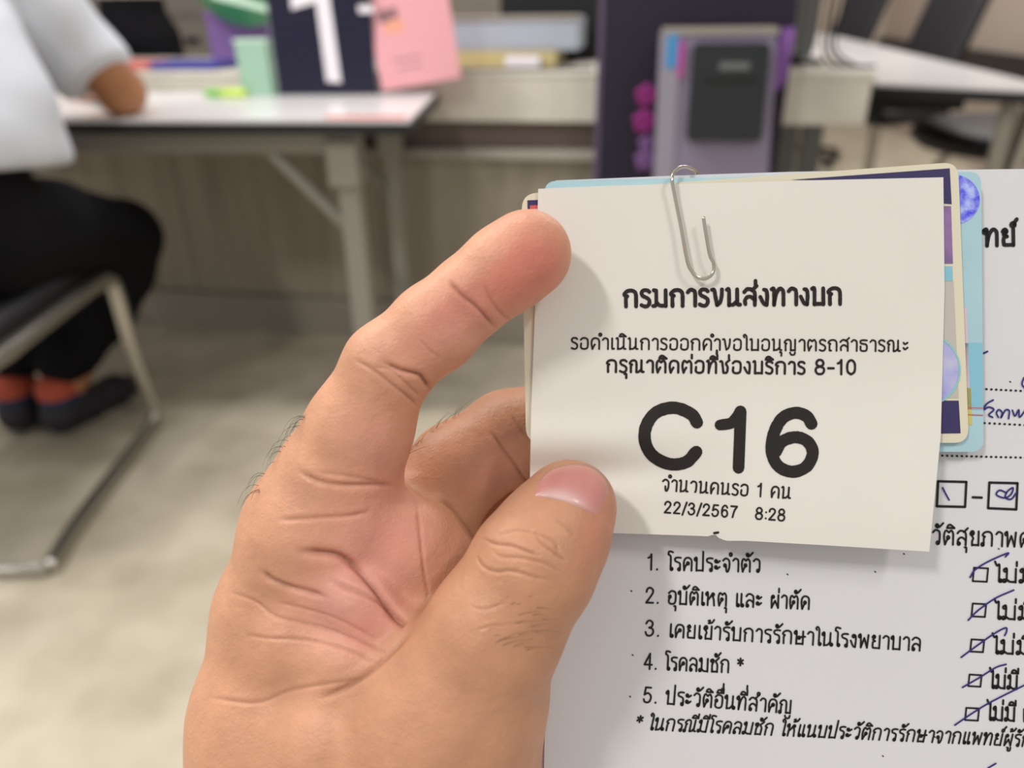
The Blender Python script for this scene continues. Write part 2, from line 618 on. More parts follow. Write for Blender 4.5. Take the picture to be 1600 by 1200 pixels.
def along(pts, t):
    """point at parameter t (0..1) of a polyline by its length"""
    P = [Vector(p) for p in pts]
    L = [(b - a).length for a, b in zip(P, P[1:])]
    s = t * sum(L)
    for a, b, l in zip(P, P[1:], L):
        if s <= l or b is P[-1]:
            return a + (b - a) * min(1, s / l)
        s -= l


def coons(top, bot, lef, rig, ni, nj, zf):
    g = []
    for j in range(nj + 1):
        t = j / nj
        row = []
        for i in range(ni + 1):
            s = i / ni
            a = along(top, s) * (1 - t) + along(bot, s) * t + along(lef, t) * (1 - s) + along(rig, t) * s
            a -= (Vector(top[0]) * (1 - s) + Vector(top[-1]) * s) * (1 - t) + (Vector(bot[0]) * (1 - s) + Vector(bot[-1]) * s) * t
            row.append(at(a.x, a.y, zf(a.x, a.y)))
        g.append(row)
    return g


def rounded(poly, rad, n=6):
    """round the corners of a quad given in sheet units"""
    out = []
    P = [Vector(p) for p in poly]
    for i, p in enumerate(P):
        a = p + (P[i - 1] - p).normalized() * rad
        b = p + (P[(i + 1) % len(P)] - p).normalized() * rad
        for k in range(n + 1):
            t = k / n
            out.append((a * (1 - t) ** 2 + p * 2 * t * (1 - t) + b * t * t))
    return out


def card(name, parent, poly, rad, z, th, m):
    org = ORG[parent.name]
    bm = NB()
    prism(bm, [at(p.x, p.y, z(p.x, p.y) if callable(z) else z) - org for p in rounded(poly, rad)], (0, 0, -th))
    return obj(name, bm, m, parent)


def patch(name, parent, poly, z, m, th=0.0):
    org = ORG[parent.name]
    bm = NB()
    vs = [bm.verts.new(at(p[0], p[1], z) - org) for p in poly]
    bm.faces.new(vs)
    return flat(name, bm, m, parent)


# ------------------------------------------------------------------ materials in the hand
M_TICKET = mat('ticket_paper', (231, 228, 221), rough=0.45, spec=0.35, var=0.012, scale=40)
M_INK = mat('thermal_ink', (34, 27, 25), rough=0.6, var=0.25, scale=900)
M_BLACK = mat('printed_black', (22, 20, 24), rough=0.6)
M_PEN = mat('pen_ink', (48, 42, 120), rough=0.5)
M_PAPER = mat('white_paper', (222, 222, 226), rough=0.7, spec=0.2, var=0.01, scale=30)
M_PINKPAPER = mat('pinkish_paper', (225, 205, 208), rough=0.7)
M_CREAM = mat('cream_plastic', (226, 219, 196), rough=0.35, spec=0.5)
M_NAVY = mat('navy_print', (58, 52, 98), rough=0.35)
M_VIOLET = mat('violet_print', (150, 118, 172), rough=0.35, var=0.12, scale=300)
M_CARDBLUE = mat('pale_blue_card', (176, 212, 224), rough=0.35, spec=0.5, var=0.03, scale=120)
M_SKYBLUE = mat('sky_blue_print', (138, 196, 218), rough=0.35)
M_GREYP = mat('grey_print', (196, 190, 182), rough=0.4)
M_RED = mat('red_print', (214, 96, 92), rough=0.5)
M_YEL = mat('yellow_print', (206, 196, 110), rough=0.5)
M_STEEL = mat('nickel_wire', (205, 200, 190), rough=0.16, metal=1.0)
M_HOLO = mat('blue_hologram', (186, 200, 255), rough=0.25, rgb2=(52, 24, 232), scale=520)
M_HOLO2 = mat('pale_hologram', (206, 208, 220), rough=0.2, rgb2=(160, 158, 232), scale=120)
M_HRIM = mat('hologram_rim', (150, 222, 214), rough=0.2, metal=0.3)

# ------------------------------------------------------------------ ticket


def sstep(a, b, x):
    t = min(1, max(0, (x - a) / (b - a)))
    return t * t * (3 - 2 * t)


def tz(u, v):
    z = 0.0030 * sstep(560, 870, v) * sstep(900, 1300, u)
    c = 742 - 0.00012 * (u - 830) ** 2
    z -= 0.0016 * math.exp(-((v - c) / 26) ** 2) * (1 - sstep(900, 1130, u))
    z += 0.0012 * math.exp(-((v - c + 55) / 34) ** 2) * (1 - sstep(900, 1180, u))
    z += 0.0006 * math.exp(-((u - 1075) / 60) ** 2) * (1 - sstep(270, 460, v)) * -1
    z += 0.0005 * math.sin((u - 830) / 640 * math.pi) * (1 - sstep(300, 640, v))
    return z


tk = held('queue_ticket', 1150, 570, 0)
tag(tk, 'cream paper queue ticket printed C16 clipped in front of the cards and form', 'ticket')
top = [(841, 295), (960, 290), (1110, 286), (1300, 281), (1474, 277)]
bot = [(838, 826), (958, 833), (1080, 837), (1108, 838), (1117, 834), (1122, 840), (1134, 845), (1165, 845), (1290, 852), (1452, 862)]
lef = [(841, 295), (836, 480), (830, 640), (828, 745), (838, 826)]
rig = [(1474, 277), (1476, 450), (1470, 680), (1452, 862)]
sheet('ticket_paper', tk, coons(top, bot, lef, rig, 90, 80, tz), 0.00012, M_TICKET)
text(tk, 'กรมการขนส่งทางบก', (973, 479), (1318, 475), 25, 3.0, tz, M_INK, False, wob=.06)
text(tk, 'รอดำเนินการออกคำขอใบอนุญาตรถสาธารณะ', (891, 545), (1421, 549), 17, 1.4, tz, M_INK, False, wob=.06)
text(tk, 'กรุณาติดต่อที่ช่องบริการ 8-10', (946, 581), (1340, 585), 18.5, 1.8, tz, M_INK, False, wob=.06)
text(tk, 'จำนวนคนรอ 1 คน', (1033, 766), (1237, 779), 17, 1.45, tz, M_INK, False, wob=.06)
text(tk, '22/3/2567   8:28', (1036, 801), (1228, 814), 14.8, 1.4, tz, M_INK, False, wob=.06)
ctr = catmull([(1089, 660, 0), (1080, 647, 0), (1054, 637, 0), (1026, 644, 0), (1010, 665, 0), (1008, 690, 0), (1020, 712, 0),
               (1046, 725, 0), (1072, 722, 0), (1088, 706, 0)], 8)
bm = NB()
ORGT = ORG[tk.name]
ribbon(bm, ctr, 9.6, tz, ORGT, wob=.03)
flat('queue_letter', bm, M_INK, tk)
bm = NB()
ribbon(bm, catmull([(1125, 664, 0), (1142, 661, 0), (1151, 652, 0), (1156, 644, 0)], 8), 8.6, tz, ORGT, wob=.03)
ribbon(bm, [(1157, 643), (1156, 680), (1154, 731)], 9.2, tz, ORGT, wob=.03)
flat('queue_digit', bm, M_INK, tk)
bm = NB()
ribbon(bm, catmull([(1268, 662, 0), (1260, 650, 0), (1242, 645, 0), (1222, 654, 0), (1209, 678, 0), (1206, 706, 0), (1216, 728, 0),
                    (1238, 737, 0), (1260, 729, 0), (1270, 708, 0), (1262, 690, 0), (1243, 683, 0), (1222, 690, 0), (1212, 706, 0)], 8), 9.4, tz, ORGT, wob=.03)
flat('queue_digit', bm, M_INK, tk)
bm = NB()
ribbon(bm, [(1116, 833), (1122, 832)], 1.8, tz, ORGT)
flat('ink_speck', bm, M_INK, tk)

# ------------------------------------------------------------------ driving licence behind the ticket
lic = held('licence_card', 1165, 475, -0.001)
tag(lic, 'cream rounded card with navy printed border directly behind the queue ticket', 'card')
LZ = -0.00065
card('card_body', lic, [(815, 303), (1497, 253), (1514, 692), (822, 692)], 24, LZ, 0.0007, M_CREAM)
Z1 = LZ + 0.00008
patch('navy_border', lic, [(1235, 281), (1484, 263), (1487, 319), (1474, 318), (1472, 282)], Z1, M_NAVY)
patch('violet_stripe', lic, [(1440, 322), (1486, 322), (1489, 412), (1440, 412)], Z1, M_VIOLET)
patch('blue_stripe', lic, [(1440, 417), (1488, 416), (1489, 439), (1440, 439)], Z1, M_SKYBLUE)
patch('grey_panel', lic, [(1440, 441), (1490, 440), (1498, 622), (1440, 622)], Z1, M_GREYP)
patch('navy_block', lic, [(1440, 626), (1498, 626), (1501, 677), (1440, 678)], Z1, M_NAVY)
patch('navy_frame', lic, [(824, 313), (848, 312), (848, 345), (825, 345)], Z1, M_NAVY)
patch('flag_stripe', lic, [(828, 321), (848, 320), (848, 326), (828, 327)], Z1 + .00003, M_RED)
patch('flag_stripe', lic, [(828, 327), (848, 326), (848, 345), (828, 345)], Z1 + .00003, M_PAPER)
cx, cy, rr = 1444, 578, 56
h = patch('hologram', lic, [(cx + rr * math.cos(a * math.pi / 24), cy + rr * math.sin(a * math.pi / 24)) for a in range(48)], Z1 + .00004, M_HOLO2)
bm = NB()
ribbon(bm, [(cx + rr * math.cos(a * math.pi / 24), cy + rr * math.sin(a * math.pi / 24)) for a in range(-14, 15)], 1.3, lambda a, b: Z1, ORG[lic.name], .0001)
flat('hologram_rim', bm, M_HRIM, h)

# ------------------------------------------------------------------ pale blue identity card
idc = held('identity_card', 1195, 490, -0.002)
tag(idc, 'pale blue plastic card with bright blue hologram sticking out right of the cream card', 'card')
BZ = -0.0016
card('card_body', idc, [(850, 283), (1533, 268), (1537, 706), (868, 706)], 20, BZ, 0.0007, M_CARDBLUE)
Z2 = BZ + 0.00008
patch('sky_blue_panel', idc, [(1508, 536), (1535, 536), (1536, 640), (1510, 640)], Z2, M_SKYBLUE)
patch('yellow_stripe', idc, [(1500, 606), (1517, 606), (1519, 664), (1502, 664)], Z2, M_YEL)
patch('pink_stripe', idc, [(1500, 480), (1511, 480), (1515, 606), (1500, 606)], Z2, mat('pink_print', (214, 196, 208), rough=.4))
for yy in (637, 648):
    patch('red_line', idc, [(1505, yy - 1), (1536, yy), (1536, yy + 1.6), (1505, yy + .6)], Z2 + .00004, M_RED)
cx, cy = 1487, 312
patch('hologram', idc, [(cx + 44 * math.cos(a * math.pi / 20), cy + 40 * math.sin(a * math.pi / 20)) for a in range(40)], Z2, M_HOLO)

# ------------------------------------------------------------------ form and the sheets under it


def fz(u, v):
    return -0.0042 + 0.0010 * sstep(700, 1250, v) * (1 - sstep(850, 1200, u))


fm = held('medical_form', 1660, 1400, -0.0042)
tag(fm, 'white printed form with ticked boxes and Thai lines held behind the cards', 'form')
sheet('form_sheet', fm, coons([(868, 282), (1090, 273), (1250, 268), (1600, 264), (2480, 262)], [(846, 2560), (2480, 2620)],
                              [(868, 282), (858, 800), (850, 1200), (846, 2560)], [(2480, 262), (2480, 2620)], 40, 60, fz), 0.00012, M_PAPER)
T = lambda s, a, b, xh=20, w=1.5, sl=0.0: text(fm, s, a, b, xh, w, fz, M_BLACK, True, sl, .05)
T('ทย์', (1536, 384), (1589, 383), 25, 3.0)
T('วัติสุขภาพด้', (1455, 850), (1612, 855), 22, 1.6)
T('1. โรคประจำตัว', (1009, 890), (1190, 894), 20)
T('2. อุบัติเหตุ และ ผ่าตัด', (1007, 942), (1267, 952), 20)
T('3. เคยเข้ารับการรักษาในโรงพยาบาล', (1006, 993), (1441, 1017), 20)
T('4. โรคลมชัก *', (1005, 1045), (1162, 1052), 20)
T('5. ประวัติอื่นที่สำคัญ', (1003, 1097), (1239, 1115), 20)
T('* ในกรณีมีโรคลมชัก ให้แนบประวัติการรักษาจากแพทย์ผู้รักษา', (991, 1139), (1640, 1168), 18, 1.45, .18)
for x0, y0, x1 in ((1553, 909, 1618), (1552, 967, 1616), (1549, 1021, 1613), (1545, 1075, 1592), (1541, 1125, 1588)):
    T('ไม่มี', (x0, y0), (x1, y0 + 2), 21, 1.7)
T('แ', (1597, 1128), (1612, 1128), 20, 1.6)
for x, y, s in ((1521, 887, 23), (1519, 943, 22), (1517, 999, 21), (1514, 1054, 20), (1509, 1106, 21)):
    bm = NB()
    q = [(x + 1, y), (x + s, y + 1), (x + s - 2, y + s - 1), (x - 1, y + s - 2)]
    for a, b in zip(q, q[1:] + q[:1]):
        ribbon(bm, [a, b], 1.4, fz, ORG[fm.name])
    flat('checkbox', bm, M_BLACK, fm)
for q in ([(1466, 752), (1510, 753), (1508, 792), (1464, 791)], [(1546, 754), (1590, 755), (1588, 796), (1544, 794)]):
    bm = NB()
    for a, b in zip(q, q[1:] + q[:1]):
        ribbon(bm, [a, b], 1.9, fz, ORG[fm.name])
    flat('number_box', bm, M_BLACK, fm)
bm = NB()
ribbon(bm, [(1520, 777), (1534, 777.5)], 1.9, fz, ORG[fm.name])
flat('dash', bm, M_BLACK, fm)
for x0, y0, x1, y1 in ((1541, 608, 1640, 613), (1538, 661, 1640, 666), (1472, 712, 1640, 716)):
    bm = NB()
    n = int((x1 - x0) / 7.6)
    for i in range(n):
        t = i / n
        ribbon(bm, [(x0 + (x1 - x0) * t, y0 + (y1 - y0) * t), (x0 + (x1 - x0) * t + 1, y0 + (y1 - y0) * t)], 1.6, fz, ORG[fm.name])
    flat('dotted_line', bm, M_BLACK, fm)
PENS = [[(1516, 902), (1524, 890), (1545, 877), (1575, 864), (1571, 870)], [(1513, 969), (1528, 954), (1555, 935), (1584, 922)],
        [(1502, 1027), (1525, 1010), (1552, 991), (1571, 981), (1573, 986), (1570, 993)], [(1504, 1074), (1530, 1059), (1556, 1043), (1572, 1038)],
        [(1492, 1133), (1520, 1114), (1550, 1096), (1610, 1066)], [(1544, 1200), (1556, 1193)],
        [(1473, 762), (1478, 772), (1483, 781)],
        [(1573, 770), (1562, 766), (1557, 773), (1570, 778), (1580, 772), (1583, 762), (1574, 768), (1571, 777), (1580, 780), (1588, 770)],
        [(1537, 638), (1543, 630), (1552, 625)], [(1538, 640), (1545, 636), (1553, 640), (1545, 648), (1551, 652)],
        [(1560, 652), (1557, 645), (1561, 640), (1566, 645), (1564, 653), (1571, 641), (1577, 642), (1576, 654)],
        [(1582, 641), (1586, 650), (1592, 640), (1593, 652), (1603, 640)], [(1600, 590), (1597, 600), (1602, 607)],
        [(1537, 552), (1543, 549)]]
for p in PENS:
    bm = NB()
    ribbon(bm, catmull([(a, b, 0) for a, b in p], 5), 1.35, fz, ORG[fm.name], .00018)
    flat('pen_mark', bm, M_PEN, fm)
for x, y in ((1367, 893), (986, 923), (988, 1023), (984, 1088), (1412, 865), (1230, 897), (1560, 857), (1460, 1151), (1578, 596), (1379, 1181)):
    bm = NB()
    ribbon(bm, [(x, y), (x + 1.3, y + 1)], .9, fz, ORG[fm.name])
    flat('ink_speck', bm, M_BLACK, fm)

for i, (dx, m, lab) in enumerate(((6, M_PINKPAPER, 'pinkish sheet showing as a thin edge left of the printed form'),
                                  (12, M_PAPER, 'rearmost white sheet peeking out lowest left behind the form'))):
    s = held('paper_sheet', 1660, 1400, -0.0048 - .0006 * i)
    tag(s, lab, 'paper')
    zz = -0.0048 - .0006 * i
    sheet('sheet', s, coons([(872, 290), (2480, 264)], [(848 - dx, 2560), (2470, 2620)], [(872, 290), (860, 800), (850 - dx, 1200), (848 - dx, 2560)],
                            [(2480, 264), (2470, 2620)], 16, 24, lambda u, v: zz - .0004 * i + 0.0010 * sstep(700, 1250, v) * (1 - sstep(850, 1200, u))), 0.00012, m)

# ------------------------------------------------------------------ paper clip
pc = held('paper_clip', 1085, 350, 0.0007)
tag(pc, 'silver wire paper clip gripping the top edge of the queue ticket', 'paper clip')
zf_ = 0.0020
path = [(1099, 339, zf_), (1103, 365, zf_), (1109, 398, zf_), (1115, 412, zf_), (1114, 426, zf_), (1103, 435, zf_), (1090, 433, zf_), (1079, 421, zf_),
        (1073, 404, zf_), (1063, 350, zf_ - .0003), (1053, 300, zf_ - .0003), (1050, 280, zf_ - .0002), (1053, 269, .0006), (1062, 262, -.0005), (1072, 261, -.002),
        (1083, 265, -.004), (1089, 272, -.0056), (1092, 300, -.0062), (1104, 370, -.0062), (1108, 400, -.0062), (1100, 418, -.0062), (1088, 416, -.0062), (1080, 400, -.0062), (1070, 340, -.0062)]
bm = NB()
tube(bm, [at(*p) - ORG[pc.name] for p in catmull(path, 8)], 0.00036, 12)
obj('clip_wire', bm, M_STEEL, pc, True)

# ------------------------------------------------------------------ the hand
def hc(u, v, z, r):
    p = at(u, v, z / 1000.0)
    return (p.x * 1000, p.y * 1000, p.z * 1000, r * (D0 * 1000 - z) / FPX)


def hchain(pts, k):
    return chain([hc(*p) for p in pts], k)


G_PALM = (hchain([(528, 752, -2, 84), (500, 830, -4, 97), (458, 960, -8, 98), (442, 1120, -8, 118), (440, 1300, -8, 138), (430, 1800, -8, 170)], 6)
          + hchain([(640, 850, -15, 78), (560, 980, -16, 100), (520, 1300, -16, 130), (500, 1800, -14, 190)], 7)
          + hchain([(650, 900, -28, 78), (560, 1000, -30, 90), (530, 1300, -24, 120), (510, 1800, -20, 180)], 7)
          + hchain([(650, 960, -42, 70), (560, 1040, -44, 80), (530, 1300, -34, 110), (520, 1800, -24, 150)], 7)
          + hchain([(560, 818, -1, 58), (632, 862, -4, 66), (664, 905, -7.5, 75), (662, 965, -8, 75)], 5)
          + hchain([(470, 1000, 2, 60), (560, 1030, 4, 62), (625, 1040, 5, 60)], 5)
          + hchain([(540, 1150, 3, 95), (560, 1320, 2, 140), (520, 1800, 0, 170)], 7)
          + hchain([(500, 920, 5, 32), (560, 938, 6.5, 38), (640, 1000, 5, 40)], 3.5))
G_INDEX = hchain([(528, 752, -1, 85), (561, 672, 2, 79), (606, 573, 6, 65), (680, 511, 7.5, 64.5), (736, 462, 8, 59), (788, 422, 8.5, 63.5), (824, 397, 8.8, 66)], 2.5)
G_MID = hchain([(640, 850, -16, 80), (712, 735, -19, 71), (795, 684, -19, 70), (900, 650, -16.5, 60), (980, 640, -15.5, 56)], 2.5)
G_REST = (hchain([(650, 900, -28, 76), (760, 810, -34, 66), (880, 770, -28, 60), (940, 775, -18, 54)], 2)
          + hchain([(650, 960, -42, 68), (740, 890, -46, 56), (840, 860, -37, 50), (890, 868, -25, 47)], 2))
G_THENAR = hchain([(732, 1065, 9, 108), (700, 1115, 6, 130), (648, 1350, 2, 168), (560, 1800, -6, 190)], 6)
G_THUMB = hchain([(728, 1072, 10, 114), (772, 985, 14, 103), (834, 882, 14.5, 95), (866, 832, 12, 84), (890, 791, 9.6, 71)], 2.2)
GROUPS = [G_PALM, G_INDEX, G_MID, G_REST, G_THENAR, G_THUMB]
allp = [p for g in GROUPS for p in g]
HV = 0.55
Fh, loh = sdf_grid(allp, (-72, -125, -64), (32, 42, 32), HV)
V, Q = surface_nets(Fh, loh, HV)
V = relax(V, Q, 3)
tmp = np_mesh('tmp', V, Q)
to = bpy.data.objects.new('tmp', tmp)
COL.objects.link(to)
md = to.modifiers.new('s', 'SUBSURF')
md.levels = md.render_levels = 1
dg = bpy.context.evaluated_depsgraph_get()
me = bpy.data.meshes.new_from_object(to.evaluated_get(dg))
bpy.data.objects.remove(to)
nV = len(me.vertices)
co = np.zeros(nV * 3, np.float32)
me.vertices.foreach_get('co', co)
co = co.reshape(-1, 3).astype(float)
no = np.zeros(nV * 3, np.float32)
me.vertex_normals.foreach_get('vector', no)
no = no.reshape(-1, 3).astype(float)
gd = np.stack([np.min([cone_d(co, p[0], p[1], p[2], p[3]) for p in g], axis=0) for g in GROUPS])
lab = gd.argmin(0)
dd = D0 * 1000 - co[:, 2]
PU = 800 + co[:, 0] / dd * FPX
PVv = 600 - co[:, 1] / dd * FPX
front = no[:, 2] > 0.05

# creases of the skin: (groups, width, depth mm, colour strength, points)
CR = [
 ((1,), 4.5, .55, .8, [(703, 442), (722, 462), (745, 480), (774, 512)]),
 ((1,), 3.5, .25, .4, [(756, 446), (768, 470), (785, 492), (800, 500)]),
 ((1,), 4.0, .35, .6, [(556, 563), (585, 579), (612, 600), (640, 622), (652, 634)]),
 ((1,), 5.0, .8, 1.0, [(600, 566), (625, 578), (655, 586), (664, 596), (672, 606)]),
 ((1,), 3.0, .25, .4, [(585, 574), (610, 578), (640, 604), (655, 618)]),
 ((1,), 3.0, .15, .3, [(655, 530), (672, 548), (690, 560)]),
 ((1, 0), 5.5, .55, .7, [(470, 738), (500, 752), (540, 758), (585, 757), (616, 758)]),
 ((1, 0), 4.0, .25, .4, [(500, 738), (545, 744), (590, 752)]),
 ((0, 1), 4.5, .40, .55, [(440, 812), (470, 810), (505, 808), (545, 806), (575, 800)]),
 ((0,), 8.0, 1.3, 1.0, [(470, 862), (500, 864), (530, 869), (556, 886), (580, 910), (600, 938), (618, 965), (640, 985)]),
 ((0,), 6.0, .8, .8, [(410, 893), (425, 906), (455, 918), (480, 924), (508, 932)]),
 ((0,), 5.0, .5, .5, [(520, 908), (560, 925), (600, 946), (640, 980)]),
 ((0, 4), 3.5, .28, .5, [(360, 925), (400, 940), (430, 962), (470, 972), (520, 985), (570, 1006), (620, 1028)]),
 ((0, 4), 3.5, .28, .5, [(385, 992), (420, 997), (460, 998), (500, 1003), (550, 1018), (590, 1038)]),
 ((0, 4), 3.5, .22, .4, [(430, 940), (480, 952), (530, 968), (590, 1000)]),
 ((0, 4), 4.0, .3, .4, [(330, 1090), (400, 1098), (450, 1080), (500, 1070), (560, 1062)]),
 ((0,), 3.5, .30, .45, [(652, 790), (656, 830), (661, 880), (668, 925), (672, 950)]),
 ((4, 5, 0), 6.0, .7, .6, [(640, 990), (605, 1025), (575, 1052), (545, 1072), (505, 1090)]),
 ((5,), 3.0, .35, .75, [(756, 842), (775, 850), (800, 853), (820, 860), (840, 868)]),
 ((5,), 3.0, .28, .6, [(746, 868), (752, 882), (772, 893), (800, 892), (830, 900), (858, 906)]),
 ((5,), 3.0, .28, .6, [(836, 836), (850, 852), (872, 868), (884, 876)]),
 ((5,), 3.0, .22, .5, [(780, 835), (810, 828), (845, 836), (868, 850), (872, 866)]),
 ((5,), 3.0, .20, .4, [(770, 862), (784, 870), (815, 872), (850, 880), (880, 895)]),
 ((5,), 2.5, .18, .35, [(868, 812), (884, 824), (898, 838)]),
 ((5,), 2.5, .12, .3, [(737, 948), (760, 952), (790, 940)]),
 ((5,), 2.5, .12, .3, [(742, 985), (770, 978), (820, 974)]),
 ((2,), 3.5, .45, .7, [(768, 676), (785, 700), (806, 728), (830, 765)]),
 ((2, 0), 4.0, .4, .6, [(690, 782), (712, 800), (735, 828), (745, 848)]),
 ((2,), 3.0, .2, .4, [(800, 650), (815, 672), (830, 690)]),
]
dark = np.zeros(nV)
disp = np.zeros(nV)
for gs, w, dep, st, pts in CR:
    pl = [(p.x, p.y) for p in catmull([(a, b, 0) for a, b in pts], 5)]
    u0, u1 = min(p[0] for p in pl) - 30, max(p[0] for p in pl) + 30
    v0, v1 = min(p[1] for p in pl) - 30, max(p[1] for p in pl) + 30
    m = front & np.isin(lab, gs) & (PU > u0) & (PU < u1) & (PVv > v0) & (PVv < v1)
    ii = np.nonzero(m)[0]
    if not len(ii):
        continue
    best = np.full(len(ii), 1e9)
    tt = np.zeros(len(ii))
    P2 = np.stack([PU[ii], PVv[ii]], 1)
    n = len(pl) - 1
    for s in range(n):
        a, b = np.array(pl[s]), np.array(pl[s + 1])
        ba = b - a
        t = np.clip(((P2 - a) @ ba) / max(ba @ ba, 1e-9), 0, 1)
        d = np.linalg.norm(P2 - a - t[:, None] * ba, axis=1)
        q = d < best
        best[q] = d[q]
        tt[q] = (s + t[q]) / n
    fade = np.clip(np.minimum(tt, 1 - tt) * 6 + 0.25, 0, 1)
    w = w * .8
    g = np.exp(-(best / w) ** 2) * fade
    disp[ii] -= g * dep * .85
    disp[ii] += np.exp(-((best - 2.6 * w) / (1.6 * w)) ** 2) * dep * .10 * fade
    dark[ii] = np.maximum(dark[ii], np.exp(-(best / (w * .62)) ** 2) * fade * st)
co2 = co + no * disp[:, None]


def lin3(c):
    return np.array(lin(*c)[:3])


def blob(u, v, ru, rv, ang=0.0):
    a = math.radians(ang)
    x, y = PU - u, PVv - v
    X, Y = x * math.cos(a) + y * math.sin(a), -x * math.sin(a) + y * math.cos(a)
    return np.exp(-(X / ru) ** 2 - (Y / rv) ** 2)


TAN, PINK, RED, BROWN, DARK = lin3((213, 158, 126)), lin3((220, 158, 141)), lin3((206, 128, 112)), lin3((193, 141, 110)), lin3((130, 80, 60))
sw = np.exp(-np.maximum(gd, -2) / 1.6)
sw /= sw.sum(0)
WP, WI, WM, WT = sw[0], sw[1], sw[2], sw[4] + sw[5]
colr = np.tile(TAN, (nV, 1))


def mixc(c, w):
    global colr
    w = np.clip(w, 0, 1)[:, None]
    colr = colr * (1 - w) + c * w


mixc(PINK, (WP + WI) * .95 * (blob(600, 850, 105, 105) + blob(560, 960, 110, 70, 20) + blob(590, 690, 60, 70) * .6 + blob(710, 510, 120, 52, -36) * .9))
mixc(RED, WI * .85 * (blob(838, 405, 56, 62) + blob(790, 445, 75, 46, -36) * .8) + WI * .5 * blob(690, 490, 80, 30, -40))
mixc(RED, WP * .45 * (blob(610, 830, 60, 45) + blob(590, 1000, 70, 30, 20)))
mixc(BROWN, WT * (.85 - .45 * blob(740, 1130, 120, 100)))
mixc(RED, WT * .4 * blob(940, 820, 30, 90, 20))
mixc(BROWN, WM * .85)
mixc(PINK, WM * .5 * blob(780, 740, 60, 60))
mixc(BROWN, WP * .35 * blob(400, 920, 50, 220, 18))
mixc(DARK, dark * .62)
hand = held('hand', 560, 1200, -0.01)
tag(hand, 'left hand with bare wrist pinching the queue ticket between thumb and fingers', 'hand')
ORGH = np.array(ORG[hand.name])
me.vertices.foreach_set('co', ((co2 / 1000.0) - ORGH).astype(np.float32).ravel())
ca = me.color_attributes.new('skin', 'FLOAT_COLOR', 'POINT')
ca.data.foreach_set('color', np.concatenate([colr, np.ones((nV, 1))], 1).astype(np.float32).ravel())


def skin_mat(name, attr=True, rgb=(200, 140, 105), scale=1.0, sss=0.12, rough=0.46):
    m = bpy.data.materials.new(name)
    m.use_nodes = True
    nt = m.node_tree
    b = nt.nodes['Principled BSDF']
    b.inputs['Roughness'].default_value = rough
    b.inputs['Specular IOR Level'].default_value = 0.35
    b.inputs['Subsurface Weight'].default_value = sss
    b.inputs['Subsurface Radius'].default_value = (0.004, 0.0015, 0.0008)
    b.inputs['Subsurface Scale'].default_value = 1.0
    tc = nt.nodes.new('ShaderNodeTexCoord')
    nz = nt.nodes.new('ShaderNodeTexNoise')
    nz.inputs['Scale'].default_value = 140 * scale
    nz.inputs['Detail'].default_value = 5
    nt.links.new(tc.outputs['Object'], nz.inputs['Vector'])
    mr = nt.nodes.new('ShaderNodeMapRange')
    mr.inputs['From Min'].default_value = .3
    mr.inputs['From Max'].default_value = .7
    mr.inputs['To Min'].default_value = .90
    mr.inputs['To Max'].default_value = 1.07
    nt.links.new(nz.outputs['Fac'], mr.inputs['Value'])
    mx = nt.nodes.new('ShaderNodeMix')
    mx.data_type = 'RGBA'
    mx.blend_type = 'MULTIPLY'
    mx.inputs['Factor'].default_value = 1.0
    if attr:
        at_ = nt.nodes.new('ShaderNodeAttribute')
        at_.attribute_name = 'skin'
        nt.links.new(at_.outputs['Color'], mx.inputs['A'])
    else:
        mx.inputs['A'].default_value = lin(*rgb)
    nt.links.new(mr.outputs[0], mx.inputs['B'])
    nt.links.new(mx.outputs['Result'], b.inputs['Base Color'])
    vo = nt.nodes.new('ShaderNodeTexVoronoi')
    vo.feature = 'DISTANCE_TO_EDGE'
    vo.inputs['Scale'].default_value = 1100 * scale
    nt.links.new(tc.outputs['Object'], vo.inputs['Vector'])
    n2 = nt.nodes.new('ShaderNodeTexNoise')
    n2.inputs['Scale'].default_value = 520 * scale
    n2.inputs['Detail'].default_value = 6
    nt.links.new(tc.outputs['Object'], n2.inputs['Vector'])
    ad = nt.nodes.new('ShaderNodeMath')
    ad.operation = 'MULTIPLY_ADD'
    ad.inputs[1].default_value = .35
    nt.links.new(vo.outputs['Distance'], ad.inputs[0])
    nt.links.new(n2.outputs['Fac'], ad.inputs[2])
    bp = nt.nodes.new('ShaderNodeBump')
    bp.inputs['Strength'].default_value = 0.35
    bp.inputs['Distance'].default_value = 0.0006 / scale
    nt.links.new(ad.outputs[0], bp.inputs['Height'])
    nt.links.new(bp.outputs[0], b.inputs['Normal'])
    return m


M_SKIN = skin_mat('hand_skin')
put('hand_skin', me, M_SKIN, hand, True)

# thumb nail: a curved plate laid on the thumb where the surface faces up
from mathutils.bvhtree import BVHTree
pl_v = (co2 / 1000.0).tolist()
bvh = BVHTree.FromPolygons([Vector(p) for p in pl_v], [tuple(p.vertices) for p in me.polygons])
eye = Vector((0, 0, D0))


def on_hand(u, v):
    d = (at(u, v, 0) - eye).normalized()
    p, n, i, t = bvh.ray_cast(eye, d)
    return p, n


